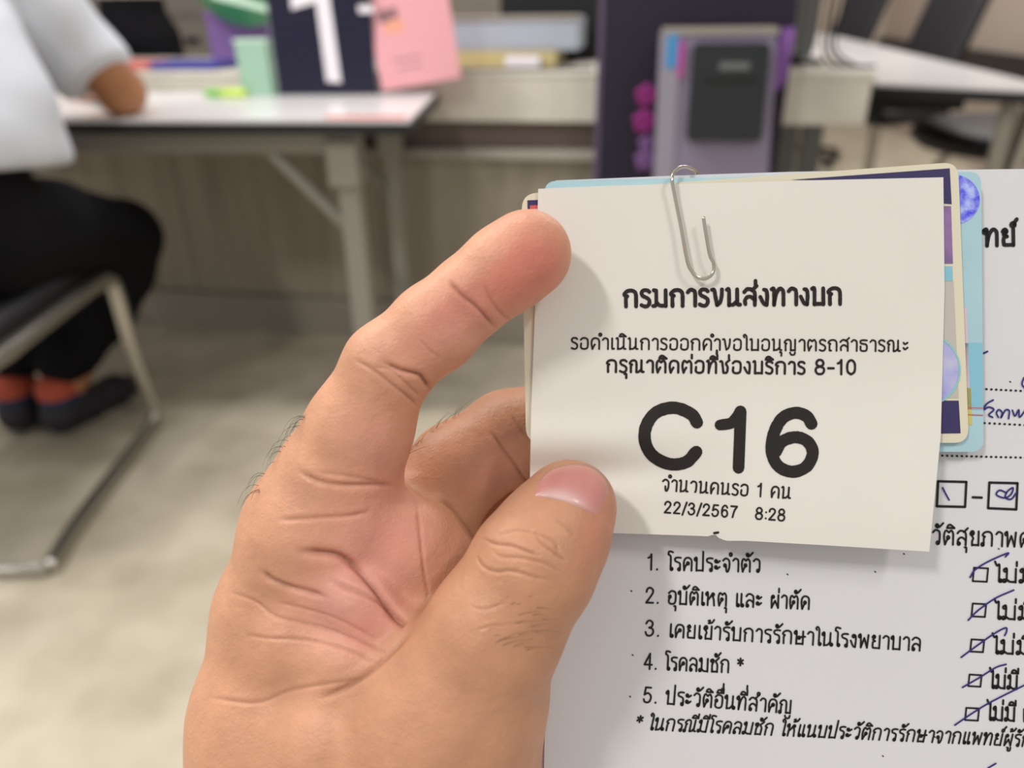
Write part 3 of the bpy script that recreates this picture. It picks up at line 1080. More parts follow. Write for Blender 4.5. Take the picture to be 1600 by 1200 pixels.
low = [(832, 775), (845, 777), (862, 779), (882, 784), (902, 792), (920, 801), (936, 809)]
upp = [(838, 762), (848, 748), (866, 734), (896, 727), (926, 732), (946, 750), (952, 776)]
NL = catmull([(a, b, 0) for a, b in low], 4)
NU = catmull([(a, b, 0) for a, b in upp], 4)
rows = 12
bm = NB()
gv, nc = [], []
for j in range(rows + 1):
    t = j / rows
    r_ = []
    for i in range(len(NL)):
        p = NL[i].lerp(NU[i], t)
        h_, n_ = on_hand(p.x, p.y)
        s = i / (len(NL) - 1)
        edge = min(1, 5 * min(s, 1 - s)) * min(1, t * 7 + .1)
        lift = 0.00042 * edge - 0.00008
        if h_ is None:
            h_, n_ = at(p.x, p.y, 0.012), Vector((0, 0, 1))
        r_.append(bm.verts.new(h_ + n_ * lift - ORG[hand.name]))
        lun = math.exp(-((s - .42) / .36) ** 2 - (t / .26) ** 2)
        tipw = max(0, t - .8) * 3
        c = lin3((206, 138, 132)) * (1 - lun) + lin3((222, 188, 184)) * lun
        c = c * (1 - min(1, tipw)) + lin3((216, 170, 140)) * min(1, tipw)
        nc.append(list(c) + [1])
    gv.append(r_)
for a, b in zip(gv, gv[1:]):
    for i in range(len(a) - 1):
        bm.faces.new((a[i], a[i + 1], b[i + 1], b[i]))
for f in bm.faces:
    f.normal_update()
nail = bpy.data.meshes.new('thumb_nail')
bm.to_mesh(nail)
bm.free()
ca = nail.color_attributes.new('skin', 'FLOAT_COLOR', 'POINT')
ca.data.foreach_set('color', np.array(nc, np.float32).ravel())
M_NAIL = skin_mat('nail', True, rough=.24, sss=.05)
M_NAIL.node_tree.nodes['Bump'].inputs['Strength'].default_value = .05
no_ = put('thumb_nail', nail, M_NAIL, hand, True)
sm = no_.modifiers.new('thick', 'SOLIDIFY')
sm.thickness = 0.0003
sm.offset = -1
no_['label'] = 'pink thumb nail with a pale half moon'

# fine dark hairs on the back of the finger, the middle finger and the thumb
bm = NB()
rnd = random.Random(11)
M_HAIR = mat('dark_hair', (58, 44, 36), rough=.5)


def hair(p, d, L, curl, r=0.00004):
    pts = []
    for k in range(7):
        t = k / 6
        pts.append(p + d * L * t + curl * (t * t * L))
    tube(bm, [q - ORG[hand.name] for q in pts], [r * (1 - .6 * k / 6) for k in range(7)], 5)


for i in range(26):
    v = rnd.uniform(640, 770)
    p = None
    u = 400
    while p is None and u < 560:
        u += 2
        p, n = on_hand(u, v)
    p, n = on_hand(u + rnd.uniform(0, 5), v)
    if p is None:
        continue
    hair(p - n * .0002, Vector((-.8, .25, .1)) + n * .5, rnd.uniform(.002, .0046), Vector((.35, -1.2 + rnd.uniform(-.3, .3), 0)))
for i in range(16):
    u = rnd.uniform(636, 716)
    p = None
    v = max(642, 738 - (u - 636) * .95 - 30)
    while p is None and v < 800:
        v += 2
        p, n = on_hand(u, v)
    p, n = on_hand(u, v + rnd.uniform(0, 4))
    if p is None:
        continue
    hair(p - n * .0002, Vector((.2, .7, 0)) + n * .4, rnd.uniform(.002, .0045), Vector((.9 + rnd.uniform(-.3, .3), .1, 0)))
for i in range(30):
    u, v = rnd.uniform(700, 850), rnd.uniform(925, 1020)
    p, n = on_hand(u, v)
    if p is None or v < 1270 - u * .45:
        continue
    hair(p + n * .00002, Vector((.8, .35 + rnd.uniform(-.3, .2), 0)) + n * .06, rnd.uniform(.002, .005), Vector((.2, rnd.uniform(-.5, 0), -.15)), .000028)
tag(obj('hair', bm, M_HAIR, hand), kind='stuff')

# ------------------------------------------------------------------ room materials
M_FLOOR = mat('concrete_floor', (206, 197, 178), rough=0.33, spec=0.4, rgb2=(176, 167, 147), scale=6.5, detail=9, bump=.04, bscale=30)
M_WALL = mat('beige_wall', (192, 178, 166), rough=0.8)
M_WALLB = mat('grey_back_wall', (150, 142, 134), rough=0.8, var=.05, scale=3)
M_DARK = mat('dark_skirting', (52, 48, 48), rough=.5)
M_PANEL = mat('wood_grain_laminate', (168, 159, 143), rough=.5, rgb2=(146, 137, 121), scale=7, stretch=(3, 3, .22), detail=5)
M_PLINTH = mat('grey_plinth', (158, 150, 137), rough=.5, var=.06, scale=5)
M_RECESS = mat('brown_recess', (116, 102, 95), rough=.6)
M_STONE = mat('pale_stone', (222, 217, 206), rough=.3, rgb2=(200, 195, 184), scale=6, detail=8)
M_LEDGE = mat('grey_ledge', (162, 155, 146), rough=.4)
M_TOP = mat('white_laminate', (218, 216, 218), rough=.25, spec=.5)
M_EDGE = mat('black_edging', (26, 27, 30), rough=.5)
M_TLEG = mat('grey_powder_coat', (148, 144, 134), rough=.4, spec=.5)
M_CHROME = mat('satin_steel', (190, 186, 178), rough=.24, metal=.9)
M_VINYL = mat('black_vinyl', (36, 35, 40), rough=.5, bump=.1, bscale=90)
M_SHIRT = mat('white_shirt', (214, 220, 231), rough=.8, spec=.15, bump=.15, bscale=14)
M_TROUSER = mat('black_trousers', (15, 15, 20), rough=.8, spec=.15, bump=.2, bscale=20)
M_SHOE = mat('charcoal_shoe', (44, 43, 50), rough=.6)
M_SHOEB = mat('navy_collar', (32, 52, 84), rough=.7)
M_ORANGE = mat('orange_sock', (186, 86, 64), rough=.8)
M_BSKIN = skin_mat('brown_skin', False, (172, 120, 84), .12, .0, .5)
M_BHAIR = mat('black_hair', (18, 15, 14), rough=.6, bump=.4, bscale=90)
M_CREAMTOP = mat('cream_blouse', (216, 206, 196), rough=.8)
M_PURPLE = mat('dark_purple_board', (33, 25, 46), rough=.55)
M_LAV = mat('lavender_panel', (136, 128, 152), rough=.4)
M_LAVD = mat('lavender_side', (152, 148, 164), rough=.35)
M_BLK = mat('charcoal_plastic', (38, 43, 47), rough=.45)
M_BLK2 = mat('dark_slot', (26, 28, 30), rough=.5)
M_MAG = mat('magenta_petal', (136, 36, 116), rough=.7)
M_LILAC = mat('lilac_petal', (118, 82, 136), rough=.7)
M_VIO = mat('violet_paper', (138, 92, 170), rough=.6)
M_SIGN = mat('navy_sign', (25, 24, 48), rough=.35, spec=.4)
M_WHITE = mat('white_print', (236, 232, 240), rough=.5)
M_ACRYL = mat('clear_acrylic', (222, 230, 234), rough=.08, trans=.9)
M_PINK = mat('pink_paper', (222, 160, 168), rough=.7)
M_PRT = mat('grey_ink', (112, 88, 92), rough=.7)
M_PRT2 = mat('orange_ink', (226, 160, 122), rough=.7)
M_MINT = mat('mint_plastic', (156, 192, 172), rough=.4)
M_GREEN = mat('green_plastic', (72, 148, 104), rough=.3, spec=.5)
M_GREENL = mat('pale_green_print', (196, 226, 206), rough=.5)
M_LIME = mat('lime_plastic', (196, 226, 92), rough=.4)
M_LIMEG = mat('green_cap', (122, 196, 84), rough=.4)
M_PBIN = mat('violet_bin', (126, 98, 158), rough=.4)
M_BLUEF = mat('blue_folder', (62, 66, 148), rough=.5)
M_REDF = mat('red_folder', (196, 112, 108), rough=.5)
M_TRAY = mat('clear_blue_tray', (176, 184, 200), rough=.3)
M_YBOX = mat('straw_board', (196, 182, 132), rough=.6)
M_MON = mat('grey_monitor', (108, 112, 112), rough=.4)
M_REDP = mat('dusty_red', (176, 120, 112), rough=.5)
M_CAB = mat('grey_cabinet', (136, 128, 120), rough=.6)

# ------------------------------------------------------------------ setting
bm = NB()
box(bm, (-6, -3.5, -.05), (6.5, 9, 0))
tag(obj('floor', bm, M_FLOOR), kind='structure')
bm = NB()
box(bm, (-6, 7.0, 0), (6.5, 7.1, 2.9))
tag(obj('wall_back', bm, M_WALL), kind='structure')
bm = NB()
box(bm, (-6, 5.2, 0), (.95, 5.3, 2.9))
tag(obj('wall_middle', bm, M_WALLB), kind='structure')
wr = empty('wall_right', (2.72, 3.6, 0), math.radians(-6))
tag(wr, kind='structure')
bm = NB()
box(bm, (0.05, -4, 0), (.15, 3.38, 2.9))
tag(obj('wall_panel', bm, M_WALL, wr), kind='structure')
bm = NB()
box(bm, (.0, -4, .53), (.05, 3.38, .66))
obj('dark_rail', bm, M_DARK, wr)

# ------------------------------------------------------------------ service counter
CA = math.radians(-10)
ct = empty('service_counter', (-.626, 2.332, 0), CA)
tag(ct, 'long service counter with pale stone front and brown wood grain base panel', 'counter')
bm = NB()
for i in range(5):
    x0 = -2.4 + i * .66
    box(bm, (x0 + .002, .02, .124), (x0 + .658, .06, .566), .003)
obj('base_panel', bm, M_PANEL, ct)
bm = NB()
box(bm, (-2.4, 0, 0), (.9, .5, .122), .004)
obj('plinth', bm, M_PLINTH, ct)
bm = NB()
box(bm, (-2.4, -.012, .568), (.9, .5, .594), .004)
obj('ledge', bm, M_LEDGE, ct)
bm = NB()
box(bm, (-2.4, .04, .594), (1.3, .5, .675))
obj('recess', bm, M_RECESS, ct)
bm = NB()
box(bm, (-2.4, -.004, .670), (1.565, .04, .782), .004)
obj('stone_front', bm, M_STONE, ct)
bm = NB()
box(bm, (-2.4, -.006, .782), (1.57, .62, .80), .004)
obj('stone_top', bm, M_STONE, ct)
for x in (1.42, 1.52):
    bm = NB()
    box(bm, (x - .03, .25 + (x - 1.42) * 1.5, 0), (x + .03, .31 + (x - 1.42) * 1.5, .675), .004)
    obj('leg', bm, M_MON, ct)


def cpt(x, y, z):
    c, s = math.cos(CA), math.sin(CA)
    return (-.626 + c * x - s * y, 2.332 + s * x + c * y, z)


# ------------------------------------------------------------------ folding table in front of the counter
TA = math.radians(-6.5)
tb = empty('folding_table', (-.206, 1.684, 0), TA)
tag(tb, 'white topped folding table with black edge standing in front of the counter', 'table')
bm = NB()
sh, dp = -.05, .55
prism(bm, [(-1.8, 0, .742), (0, 0, .742), (sh, dp, .742), (-1.8 + sh, dp, .742)], (0, 0, .008))
obj('tabletop', bm, M_TOP, tb)
bm = NB()
prism(bm, [(-1.8, -.003, .72), (.003, -.003, .72), (sh + .003, dp + .003, .72), (-1.8 + sh, dp + .003, .72)], (0, 0, .0215))
obj('black_edge', bm, M_EDGE, tb)
for y in (.05, .44):
    bm = NB()
    box(bm, (-1.66, y, .672), (-.13, y + .045, .718), .004)
    obj('rail', bm, M_TLEG, tb)
for x in (-.165, -1.62):
    for y, w in ((.055, .026), (.448, .022)):
        bm = NB()
        tube(bm, [(x, y + .02, .70), (x, y + .02, .015)], w * 1.25, 4, square=True)
        box(bm, (x - w * 1.5, y + .02 - w * 1.5, .60), (x + w * 1.2, y + .02 + w * 1.2, .70), .004)
        lg = obj('leg', bm, M_TLEG, tb)
        bm = NB()
        lathe(bm, (x, y + .02, 0), [(.03, 0), (.03, .015), (.024, .02)], 12)
        obj('rubber_foot', bm, M_EDGE, lg)
        bm = NB()
        s = -1 if x > -1 else 1
        tube(bm, [(x + s * .20, y + .02, .69), (x + s * .02, y + .02, .50)], .013, 8)
        obj('brace', bm, M_TLEG, tb)
for y0, y1, x0, x1 in ((.012, .05, -.19, -.015),):
    bm = NB()
    box(bm, (x0, y0, .7502), (x1, y1, .7508))
    obj('red_tape', bm, mat('red_tape', (208, 94, 86), rough=.5), tb)


def tpt(x, y, z):
    c, s = math.cos(TA), math.sin(TA)
    return (-.206 + c * x - s * y, 1.684 + s * x + c * y, z)


# ------------------------------------------------------------------ sign with the number one
sg = empty('number_sign', (-.475, 2.18, .75), math.radians(-4))
tag(sg, 'navy acrylic desk sign with a white number 1 standing on the folding table', 'sign')
bm = NB()
box(bm, (-.135, -.002, .004), (.130, .002, .30), .001)
obj('navy_plate', bm, M_SIGN, sg)
bm = NB()
box(bm, (-.140, .003, 0), (.134, .006, .31), .001)
box(bm, (-.140, .003, 0), (.134, .05, .004), .001)
obj('acrylic_stand', bm, M_ACRYL, sg)
bm = NB()


def bar2(bm, pts, y0=-.0035, th=.0012):
    prism(bm, [(a, y0, b) for a, b in pts], (0, th, 0))


bar2(bm, [(-.003, .034), (.036, .031), (.026, .285), (-.004, .285), (-.020, .262), (-.072, .236), (-.073, .206), (-.022, .218), (-.008, .222)])
obj('number', bm, M_WHITE, sg)
bm = NB()
box(bm, (.10, -.0045, .196), (.138, -.0021, .214), .0005)
obj('white_tape', bm, M_WHITE, sg)

# pink notice
pk = empty('pink_notice', (-.335, 2.16, .75), math.radians(-10))
tag(pk, 'pink paper notice tilted beside the navy number sign on the table', 'notice')
tilt = Matrix.Rotation(math.radians(-9), 3, 'Y') @ Matrix.Rotation(math.radians(-6), 3, 'X')
bm = NB()
box(bm, (.006, -.0004, .006), (.222, .0004, .33), 0)
for v in bm.verts:
    v.co = tilt @ v.co
    v.co.z += .004
obj('paper', bm, M_PINK, pk)


def pprint(name, items, m):
    bm = NB()
    for x0, z0, x1, z1 in items:
        box(bm, (x0, -.0009, z0), (x1, -.0005, z1))
    for v in bm.verts:
        v.co = tilt @ v.co
        v.co.z += .004
    obj(name, bm, m, pk)


for k, (x0, z0, x1, z1) in enumerate([(.02, .243, .20, .246), (.02, .258, .20, .261), (.02, .272, .20, .275), (.05, .072, .13, .075), (.06, .05, .125, .053)]):
    pprint('printed_line', [(x0, z0, x1, z1)], M_PRT)
pprint('printed_picture', [(.035, .165, .058, .195)], M_PRT)
pprint('printed_picture', [(.062, .17, .082, .195)], M_PRT)
pprint('printed_picture', [(.045, .138, .066, .165)], M_PRT2)
pprint('printed_picture', [(.072, .138, .092, .168)], M_PRT2)

# mint box, green bag, violet bin, pens and folders
mb = empty('mint_holder', (-.660, 2.21, .75), math.radians(-6))
tag(mb, 'tall mint green plastic holder standing left of the navy number sign', 'holder')
bm = NB()
box(bm, (-.046, -.03, 0), (.040, .03, .003), .001)
for a, b in (((-.046, -.03, 0), (-.043, .03, .138)), ((.037, -.03, 0), (.040, .03, .138)), ((-.046, -.03, 0), (.040, -.027, .138)), ((-.046, .027, 0), (.040, .03, .138))):
    box(bm, a, b, .001)
obj('holder_body', bm, M_MINT, mb)
bm = NB()
box(bm, (-.048, -.032, .130), (.042, -.028, .139), .001)
obj('rim', bm, M_GREENL, mb)

vb = empty('violet_bin', cpt(-.225, .26, .80)[:3], CA)
tag(vb, 'violet plastic bin on the counter behind the mint holder', 'bin')
bm = NB()
prism(bm, [(-.09, -.06, 0), (.085, -.06, 0), (.085, .06, 0), (-.09, .06, 0)], (0, 0, .006))
for a, b in (((-.10, -.065, 0), (.09, -.06, .145)), ((-.10, .06, 0), (.09, .065, .145)), ((-.10, -.065, 0), (-.095, .065, .145)), ((.085, -.065, 0), (.09, .065, .145))):
    box(bm, a, b, .002)
obj('bin_body', bm, M_PBIN, vb)
bm = NB()
box(bm, (-.104, -.07, .138), (.094, -.064, .15), .002)
obj('rim', bm, M_VIO, vb)

gb = empty('green_bag', cpt(-.20, .16, .80), CA)
tag(gb, 'translucent green plastic bag with a pale printed band above the mint holder', 'bag')
P = [(-.135, .32), (.125, .32), (.125, .125), (.07, .112), (.02, .11), (-.05, .13), (-.10, .165), (-.125, .22)]
bm = NB()
prism(bm, [(a, -.025, b) for a, b in P], (0, .05, 0))
bmesh.ops.bevel(bm, geom=bm.edges[:], offset=.015, segments=3, affect='EDGES')
obj('bag_body', bm, M_GREEN, gb, True)
bm = NB()
prism(bm, [(-.06, -.0265, .187), (.12, -.0265, .145), (.12, -.0265, .163), (-.06, -.0265, .215)], (0, .001, 0))
obj('printed_band', bm, M_GREENL, gb)

mk = empty('highlighter', (-.74, 2.17, .7605), math.radians(-4))
tag(mk, 'lime highlighter pen lying on the white table left of the mint holder', 'pen')
bm = NB()
tube(bm, [(-.02, 0, 0), (.045, 0, 0), (.05, 0, 0)], [.0105, .0105, .008], 12)
obj('barrel', bm, M_LIME, mk, True)
bm = NB()
tube(bm, [(-.062, 0, 0), (-.02, 0, 0)], [.009, .0105], 12)
obj('cap', bm, M_LIMEG, mk, True)
for nm, x0, x1, m, lb in (('red_folder', -.86, -.43, M_REDF, 'dusty red folder lying along the counter behind the seated man\'s elbow'),
                          ('blue_folder', -.425, -.22, M_BLUEF, 'dark blue folder lying on the counter between red folder and violet bin')):
    bm = NB()
    L = x1 - x0
    box(bm, (-L / 2, 0, 0), (L / 2, .13, .022), .003)
    o = obj(nm, bm, m)
    o.location = cpt((x0 + x1) / 2, .02, .8005)
    o.rotation_euler = (0, 0, CA)
    tag(o, lb, 'folder')

bm = NB()
box(bm, (-.05, -.035, 0), (.05, .035, .006), .001)
o = obj('teal_booklet', bm, mat('teal_cover', (150, 196, 196), rough=.5))
o.location = tpt(-.79, .26, .7505)
o.rotation_euler = (0, 0, TA)
tag(o, 'small pale teal booklet on the white table beside the seated man', 'booklet')
tr = empty('desk_tray', cpt(.62, .26, .8005), CA)
tag(tr, 'pale blue see through desk tray resting on a straw coloured board on the counter', 'tray')
bm = NB()
box(bm, (-.20, -.10, .042), (.19, .12, .05), .003)
for a, b in (((-.20, -.10, .05), (.19, -.095, .125)), ((-.20, .115, .05), (.19, .12, .125)), ((-.20, -.1, .05), (-.195, .12, .125)), ((.185, -.1, .05), (.19, .12, .125))):
    box(bm, a, b, .002)
obj('tray_body', bm, M_TRAY, tr)
bm = NB()
box(bm, (-.205, -.106, .12), (.195, -.094, .132), .003)
obj('rim', bm, M_LEDGE, tr)
bb = NB()
box(bb, (-.20, -.12, 0), (.15, .12, .041), .004)
o = obj('straw_board', bb, M_YBOX)
o.location = cpt(.60, .26, .8005)
o.rotation_euler = (0, 0, CA)
tag(o, 'straw coloured flat box under the blue desk tray on the counter', 'box')
bm = NB()
box(bm, (-.05, -.004, 0), (.05, .03, .03), .006)
o = obj('tissue_pack', bm, M_WHITE)
o.location = cpt(.64, .13, .8405)
o.location.z = .8415
o.location = cpt(.66, .10, .8005)
o.rotation_euler = (0, 0, CA)
tag(o, 'small white paper pack lying in front of the desk tray', 'paper pack')
bm = NB()
tube(bm, [cpt(x, .02 + .02 * math.sin(x * 9), .803 + .0) for x in np.linspace(.40, .86, 16)], .0035, 6)
tag(obj('cable', bm, M_EDGE), 'thin dark cable running along the counter edge in front of the desk tray', 'cable')
dv = empty('printer', cpt(.70, .515, .8005), CA)
tag(dv, 'black office machine standing behind the pale blue desk tray', 'printer')
bm = NB()
box(bm, (-.16, -.10, 0), (.16, .12, .24), .012)
obj('printer_body', bm, M_EDGE, dv)
bm = NB()
box(bm, (-.12, -.104, .19), (.12, -.098, .21), .002)
obj('paper_slot', bm, M_BLK2, dv)

# ------------------------------------------------------------------ purple partition and lavender dispenser
pp = empty('purple_partition', cpt(1.115, -.10, 0), CA)
tag(pp, 'dark purple upright board standing against the counter behind the lavender box', 'partition')
bm = NB()
box(bm, (-.228, -.02, .03), (.228, .03, 1.5), .004)
obj('board', bm, M_PURPLE, pp)
for s in (-1, 1):
    bm = NB()
    box(bm, (s * .17 - .03, -.03, 0), (s * .17 + .03, .04, .03), .004)
    obj('foot', bm, M_EDGE, pp)
bm = NB()
box(bm, (-.232, -.024, .03), (-.218, .034, 1.5), .002)
obj('edge_trim', bm, mat('dull_purple_edge', (92, 80, 106), rough=.5), pp)

lv = empty('suggestion_box', (.477, 1.86, 0), math.radians(-8))
tag(lv, 'lavender upright box with a charcoal holder on its front before the purple board', 'box')
bm = NB()
prism(bm, [(-.075, 0, 0), (.185, 0, 0), (.185, .10, 0), (-.075, .10, 0)], (0, 0, .02))
prism(bm, [(-.075, .0, .02), (.175, .0, .02), (.115, .0, .898), (-.09, .0, .898)], (0, .10, 0))
obj('box_body', bm, M_LAV, lv)
bm = NB()
prism(bm, [(-.118, -.004, .0), (-.072, -.004, .0), (-.092, -.004, .90), (-.135, -.004, .90)], (0, .104, 0))
obj('side_panel', bm, M_LAVD, lv)
bm = NB()
prism(bm, [(-.130, -.004, .898), (.118, -.004, .898), (.118, -.004, .910), (-.130, -.004, .910)], (0, .108, 0))
obj('top_strip', bm, M_LEDGE, lv)
hd = NB()
prism(hd, [(-.062, -.03, .674), (.106, -.03, .674), (.100, -.03, .880), (-.064, -.03, .880)], (0, .029, 0))
bmesh.ops.bevel(hd, geom=hd.edges[:], offset=.006, segments=2, affect='EDGES')
hd = obj('charcoal_holder', hd, M_BLK, lv)
bm = NB()
box(bm, (-.035, -.0325, .80), (.080, -.0295, .812), .001)
obj('slot', bm, M_BLK2, hd)
bm = NB()
box(bm, (-.005, -.0325, .826), (.06, -.0295, .842), .001)
obj('raised_plate', bm, M_MON, hd)
for nm, x0, x1, z0, z1, m in (('blue_sticker', -.122, -.096, .83, .897, mat('sky_sticker', (72, 146, 204), rough=.5)),
                              ('pink_sticker', -.094, -.082, .81, .885, mat('pink_sticker', (190, 70, 160), rough=.5))):
    bm = NB()
    box(bm, (x0, -.0062, z0), (x1, -.0042, z1))
    obj(nm, bm, m, lv)
# paper flowers stuck on the left of the lavender box
for i, (x, y, z, r, m, lb) in enumerate(((.327, 1.93, .765, .026, M_MAG, 'magenta paper flower topmost of the column left of the lavender box'),
                                         (.326, 1.93, .706, .028, M_MAG, 'magenta paper flower second from top left of the lavender box'),
                                         (.334, 1.93, .655, .02, M_LILAC, 'lilac paper flower third from top left of the lavender box'),
                                         (.334, 1.93, .615, .026, M_LILAC, 'lilac paper flower lowest of the column left of the lavender box'))):
    fl = empty('paper_flower', (x, y, z))
    tag(fl, lb, 'flower', 'paper flowers left of the lavender box')
    for k in range(5):
        a = k * 2 * math.pi / 5 + .3
        bm = NB()
        bmesh.ops.create_icosphere(bm, subdivisions=2, radius=r * .5)
        for v in bm.verts:
            v.co = Vector((v.co.x + math.cos(a) * r * .55, v.co.y * .5, v.co.z + math.sin(a) * r * .55))
        obj('petal', bm, m, fl, True)
    bm = NB()
    tube(bm, [(0, .003, 0), (.012, .045, 0), (.02, .11, .0)], .002, 6)
    obj('stem', bm, M_LIMEG, fl)
o = NB()
prism(o, [(0, 0, 0), (.05, 0, .05), (.055, 0, .165), (.03, 0, .165)], (0, .02, 0))
o = obj('violet_card', o, M_VIO)
o.location = (.610, 1.955, .74)
o.rotation_euler = (0, 0, CA)
tag(o, 'violet folded card wedged between lavender box and right edge of purple board', 'card')

# ------------------------------------------------------------------ monitor seen from its side
mo = empty('monitor', cpt(1.46, .30, .8005), CA)
tag(mo, 'grey computer monitor with dark cables seen edge on right of the purple board', 'monitor')
bm = NB()
box(bm, (-.065, -.09, 0), (.02, .12, .012), .004)
obj('base', bm, M_BLK2, mo)
bm = NB()
box(bm, (-.05, -.02, .012), (-.02, .02, .16), .004)
obj('stand', bm, M_MON, mo)
bm = NB()
box(bm, (-.075, -.20, .03), (-.03, .28, .42), .008)
obj('screen_housing', bm, M_MON, mo)
bm = NB()
box(bm, (-.029, -.19, .05), (-.026, .27, .41), .001)
obj('screen', bm, M_BLK2, mo)
for k in range(3):
    bm = NB()
    tube(bm, catmull([(-.03 + .03 * k, -.10 - .02 * k, .34), (.0 + .02 * k, -.14, .18), (.005 + .015 * k, -.13, .05), (.03 + .03 * k, -.16, .004), (.09 + .02 * k, -.20, .004)], 6), .004, 6)
    obj('cable', bm, M_EDGE, mo)

# ------------------------------------------------------------------ right-hand table, its chairs and stools
rt = empty('long_table', (1.032, 2.295, 0))
tag(rt, 'long white table with black edge reaching into the room at the right', 'table')
ex, ey = Vector((.375, -.262, 0)), Vector((.70, 3.55, 0))
bm = NB()
prism(bm, [Vector((0, 0, .742)), ex + Vector((0, 0, .742)), ex + ey + Vector((0, 0, .742)), ey + Vector((0, 0, .742))], (0, 0, .008))
obj('tabletop', bm, M_TOP, rt)
bm = NB()
e1, e2 = ex.normalized() * .004, ey.normalized() * .004
q = [-e1 - e2, ex + e1 - e2, ex + ey + e1 + e2, ey - e1 + e2]
prism(bm, [p + Vector((0, 0, .715)) for p in q], (0, 0, .0268))
obj('black_edge', bm, M_EDGE, rt)
for t, s in ((.80, .02), (.12, .97), (.88, .97)):
    b = ex * t + ey * s
    bm = NB()
    tube(bm, [b + Vector((-.01, 0, .714)), b + Vector((.012, .02, .01))], .022, 10)
    obj('leg', bm, M_TLEG, rt)
b = ex * .93 + ey * .045
bm = NB()
tube(bm, [b + Vector((.03, 0, .714)), b + Vector((-.03, .02, .01))], .03, 10)
obj('leg', bm, M_CHROME, rt)
bm = NB()
box(bm, (.17, .42, .62), (.50, .75, .705), .006)
obj('drawer', bm, M_EDGE, rt)


def chair(name, loc, rz, label, lean=.30, rod=False):
    r = empty(name, loc, rz)
    tag(r, label, 'chair', 'black office chairs at the long table')
    bm = NB()
    box(bm, (-.23, -.22, .43), (.23, .22, .50), .03, 3)
    obj('seat', bm, M_VINYL, r, True)
    bm = NB()
    R3 = Matrix.Rotation(lean, 3, 'X')
    box(bm, (-.16, .21, .58), (.16, .26, 1.12), .02, 3, rot=R3, piv=(0, .22, .58))
    bk = obj('backrest', bm, M_VINYL, r, True)
    bm = NB()
    box(bm, (-.168, .235, .64), (-.159, .262, 1.0), .002, 2, rot=R3, piv=(0, .22, .58))
    obj('red_edge', bm, M_REDP, bk)
    bm = NB()
    tube(bm, [(0, .15, .44), (0, .27, .46), (0, .29, .70)], .018, 8)
    obj('back_stem', bm, M_EDGE, r)
    bm = NB()
    tube(bm, [(0, 0, .44), (0, 0, .09)], .025, 10)
    obj('gas_column', bm, M_CHROME, r)
    for k in range(5):
        a = k * 2 * math.pi / 5
        bm = NB()
        tube(bm, [(0, 0, .10), (.27 * math.cos(a), .27 * math.sin(a), .065)], [.024, .015], 8)
        lg = obj('foot_arm', bm, M_EDGE, r)
        bm = NB()
        lathe(bm, (.27 * math.cos(a), .27 * math.sin(a), 0), [(.015, 0), (.026, .012), (.026, .045), (.015, .06)], 10)
        obj('castor', bm, M_EDGE, lg)
    return r


chair('office_chair', (1.80, 3.92, 0), math.radians(-65), 'black office chair with tall leaning back nearest behind the long table', -.40)
chair('office_chair', (1.88, 5.15, 0), math.radians(-65), 'black office chair farther back nearer the purple board', -.40)
st = empty('visitor_stool', (1.82, 2.78, 0), .2)
tag(st, 'black round padded seat on grey bent legs under the long table', 'stool')
bm = NB()
lathe(bm, (0, 0, 0), [(.26, .47), (.35, .485), (.38, .515), (.37, .545), (.33, .56), (.0, .562)], 36)
obj('seat', bm, M_VINYL, st, True)
for a in (.6, 2.2, 3.7, 5.3):
    bm = NB()
    c, s = math.cos(a), math.sin(a)
    tube(bm, catmull([(.12 * c, .12 * s, .48), (.24 * c, .24 * s, .44), (.29 * c, .29 * s, .3), (.31 * c, .31 * s, .012)], 6), .014, 8)
    obj('leg', bm, M_CHROME, st, True)

# low cabinets by the back wall on the left
for i, x in enumerate((-2.25, -1.72, -1.19)):
    cb = empty('filing_cabinet', (x, 4.9, 0))
    tag(cb, ['grey filing cabinet farthest left behind the standing person', 'grey filing cabinet right of the standing person with dark handle',
             'grey filing cabinet behind the green bag'][i], 'cabinet', 'grey cabinets along the back wall')
    bm = NB()
    box(bm, (-.255, -.25, 0), (.255, .25, 1.35), .006)
    obj('body', bm, M_CAB, cb)
    for z in (.04, .48, .92):
        bm = NB()
        box(bm, (-.24, -.262, z), (.24, -.25, z + .41), .004)
        d = obj('drawer', bm, M_CAB, cb)
        bm = NB()
        box(bm, (-.05, -.275, z + .30), (.03, -.262, z + .33), .004)
        obj('handle', bm, M_EDGE, d)

# ------------------------------------------------------------------ the seated man and his chair
ch = empty('visitor_chair', (-1.13, 1.45, 0), math.radians(2))
tag(ch, 'black padded chair on a silver sled frame under the seated man', 'chair')
bm = NB()
box(bm, (-.22, -.27, .43), (.222, .20, .485), .025, 3)
obj('seat', bm, M_VINYL, ch, True)
bm = NB()
box(bm, (-.21, -.36, .56), (.21, -.31, .92), .02, 3)
obj('backrest', bm, M_VINYL, ch, True)
for s in (-1, 1):
    x = s * .235
    bm = NB()
    tube(bm, catmull([(x, -.36, .88), (x, -.34, .60), (x, -.31, .45), (x, -.25, .43), (x, -.10, .43), (x, .13, .43), (x, .19, .422), (x, .215, .385), (x * .98, .235, .20), (x * .96, .275, .06), (x * .95, .262, .022),
                      (x * .95, .22, .014), (x * .95, .0, .014), (x * .95, -.16, .014), (x * .97, -.24, .014), (x, -.30, .014)], 6), .0175, 12)
    obj('sled_frame', bm, M_CHROME, ch, True)
bm = NB()
tube(bm, [(-.232, -.30, .014), (.232, -.30, .014)], .0135, 10)
obj('rear_bar', bm, M_CHROME, ch, True)
bm = NB()
tube(bm, [(-.232, .15, .42), (.232, .15, .42)], .0135, 10)
obj('seat_bar', bm, M_CHROME, ch, True)

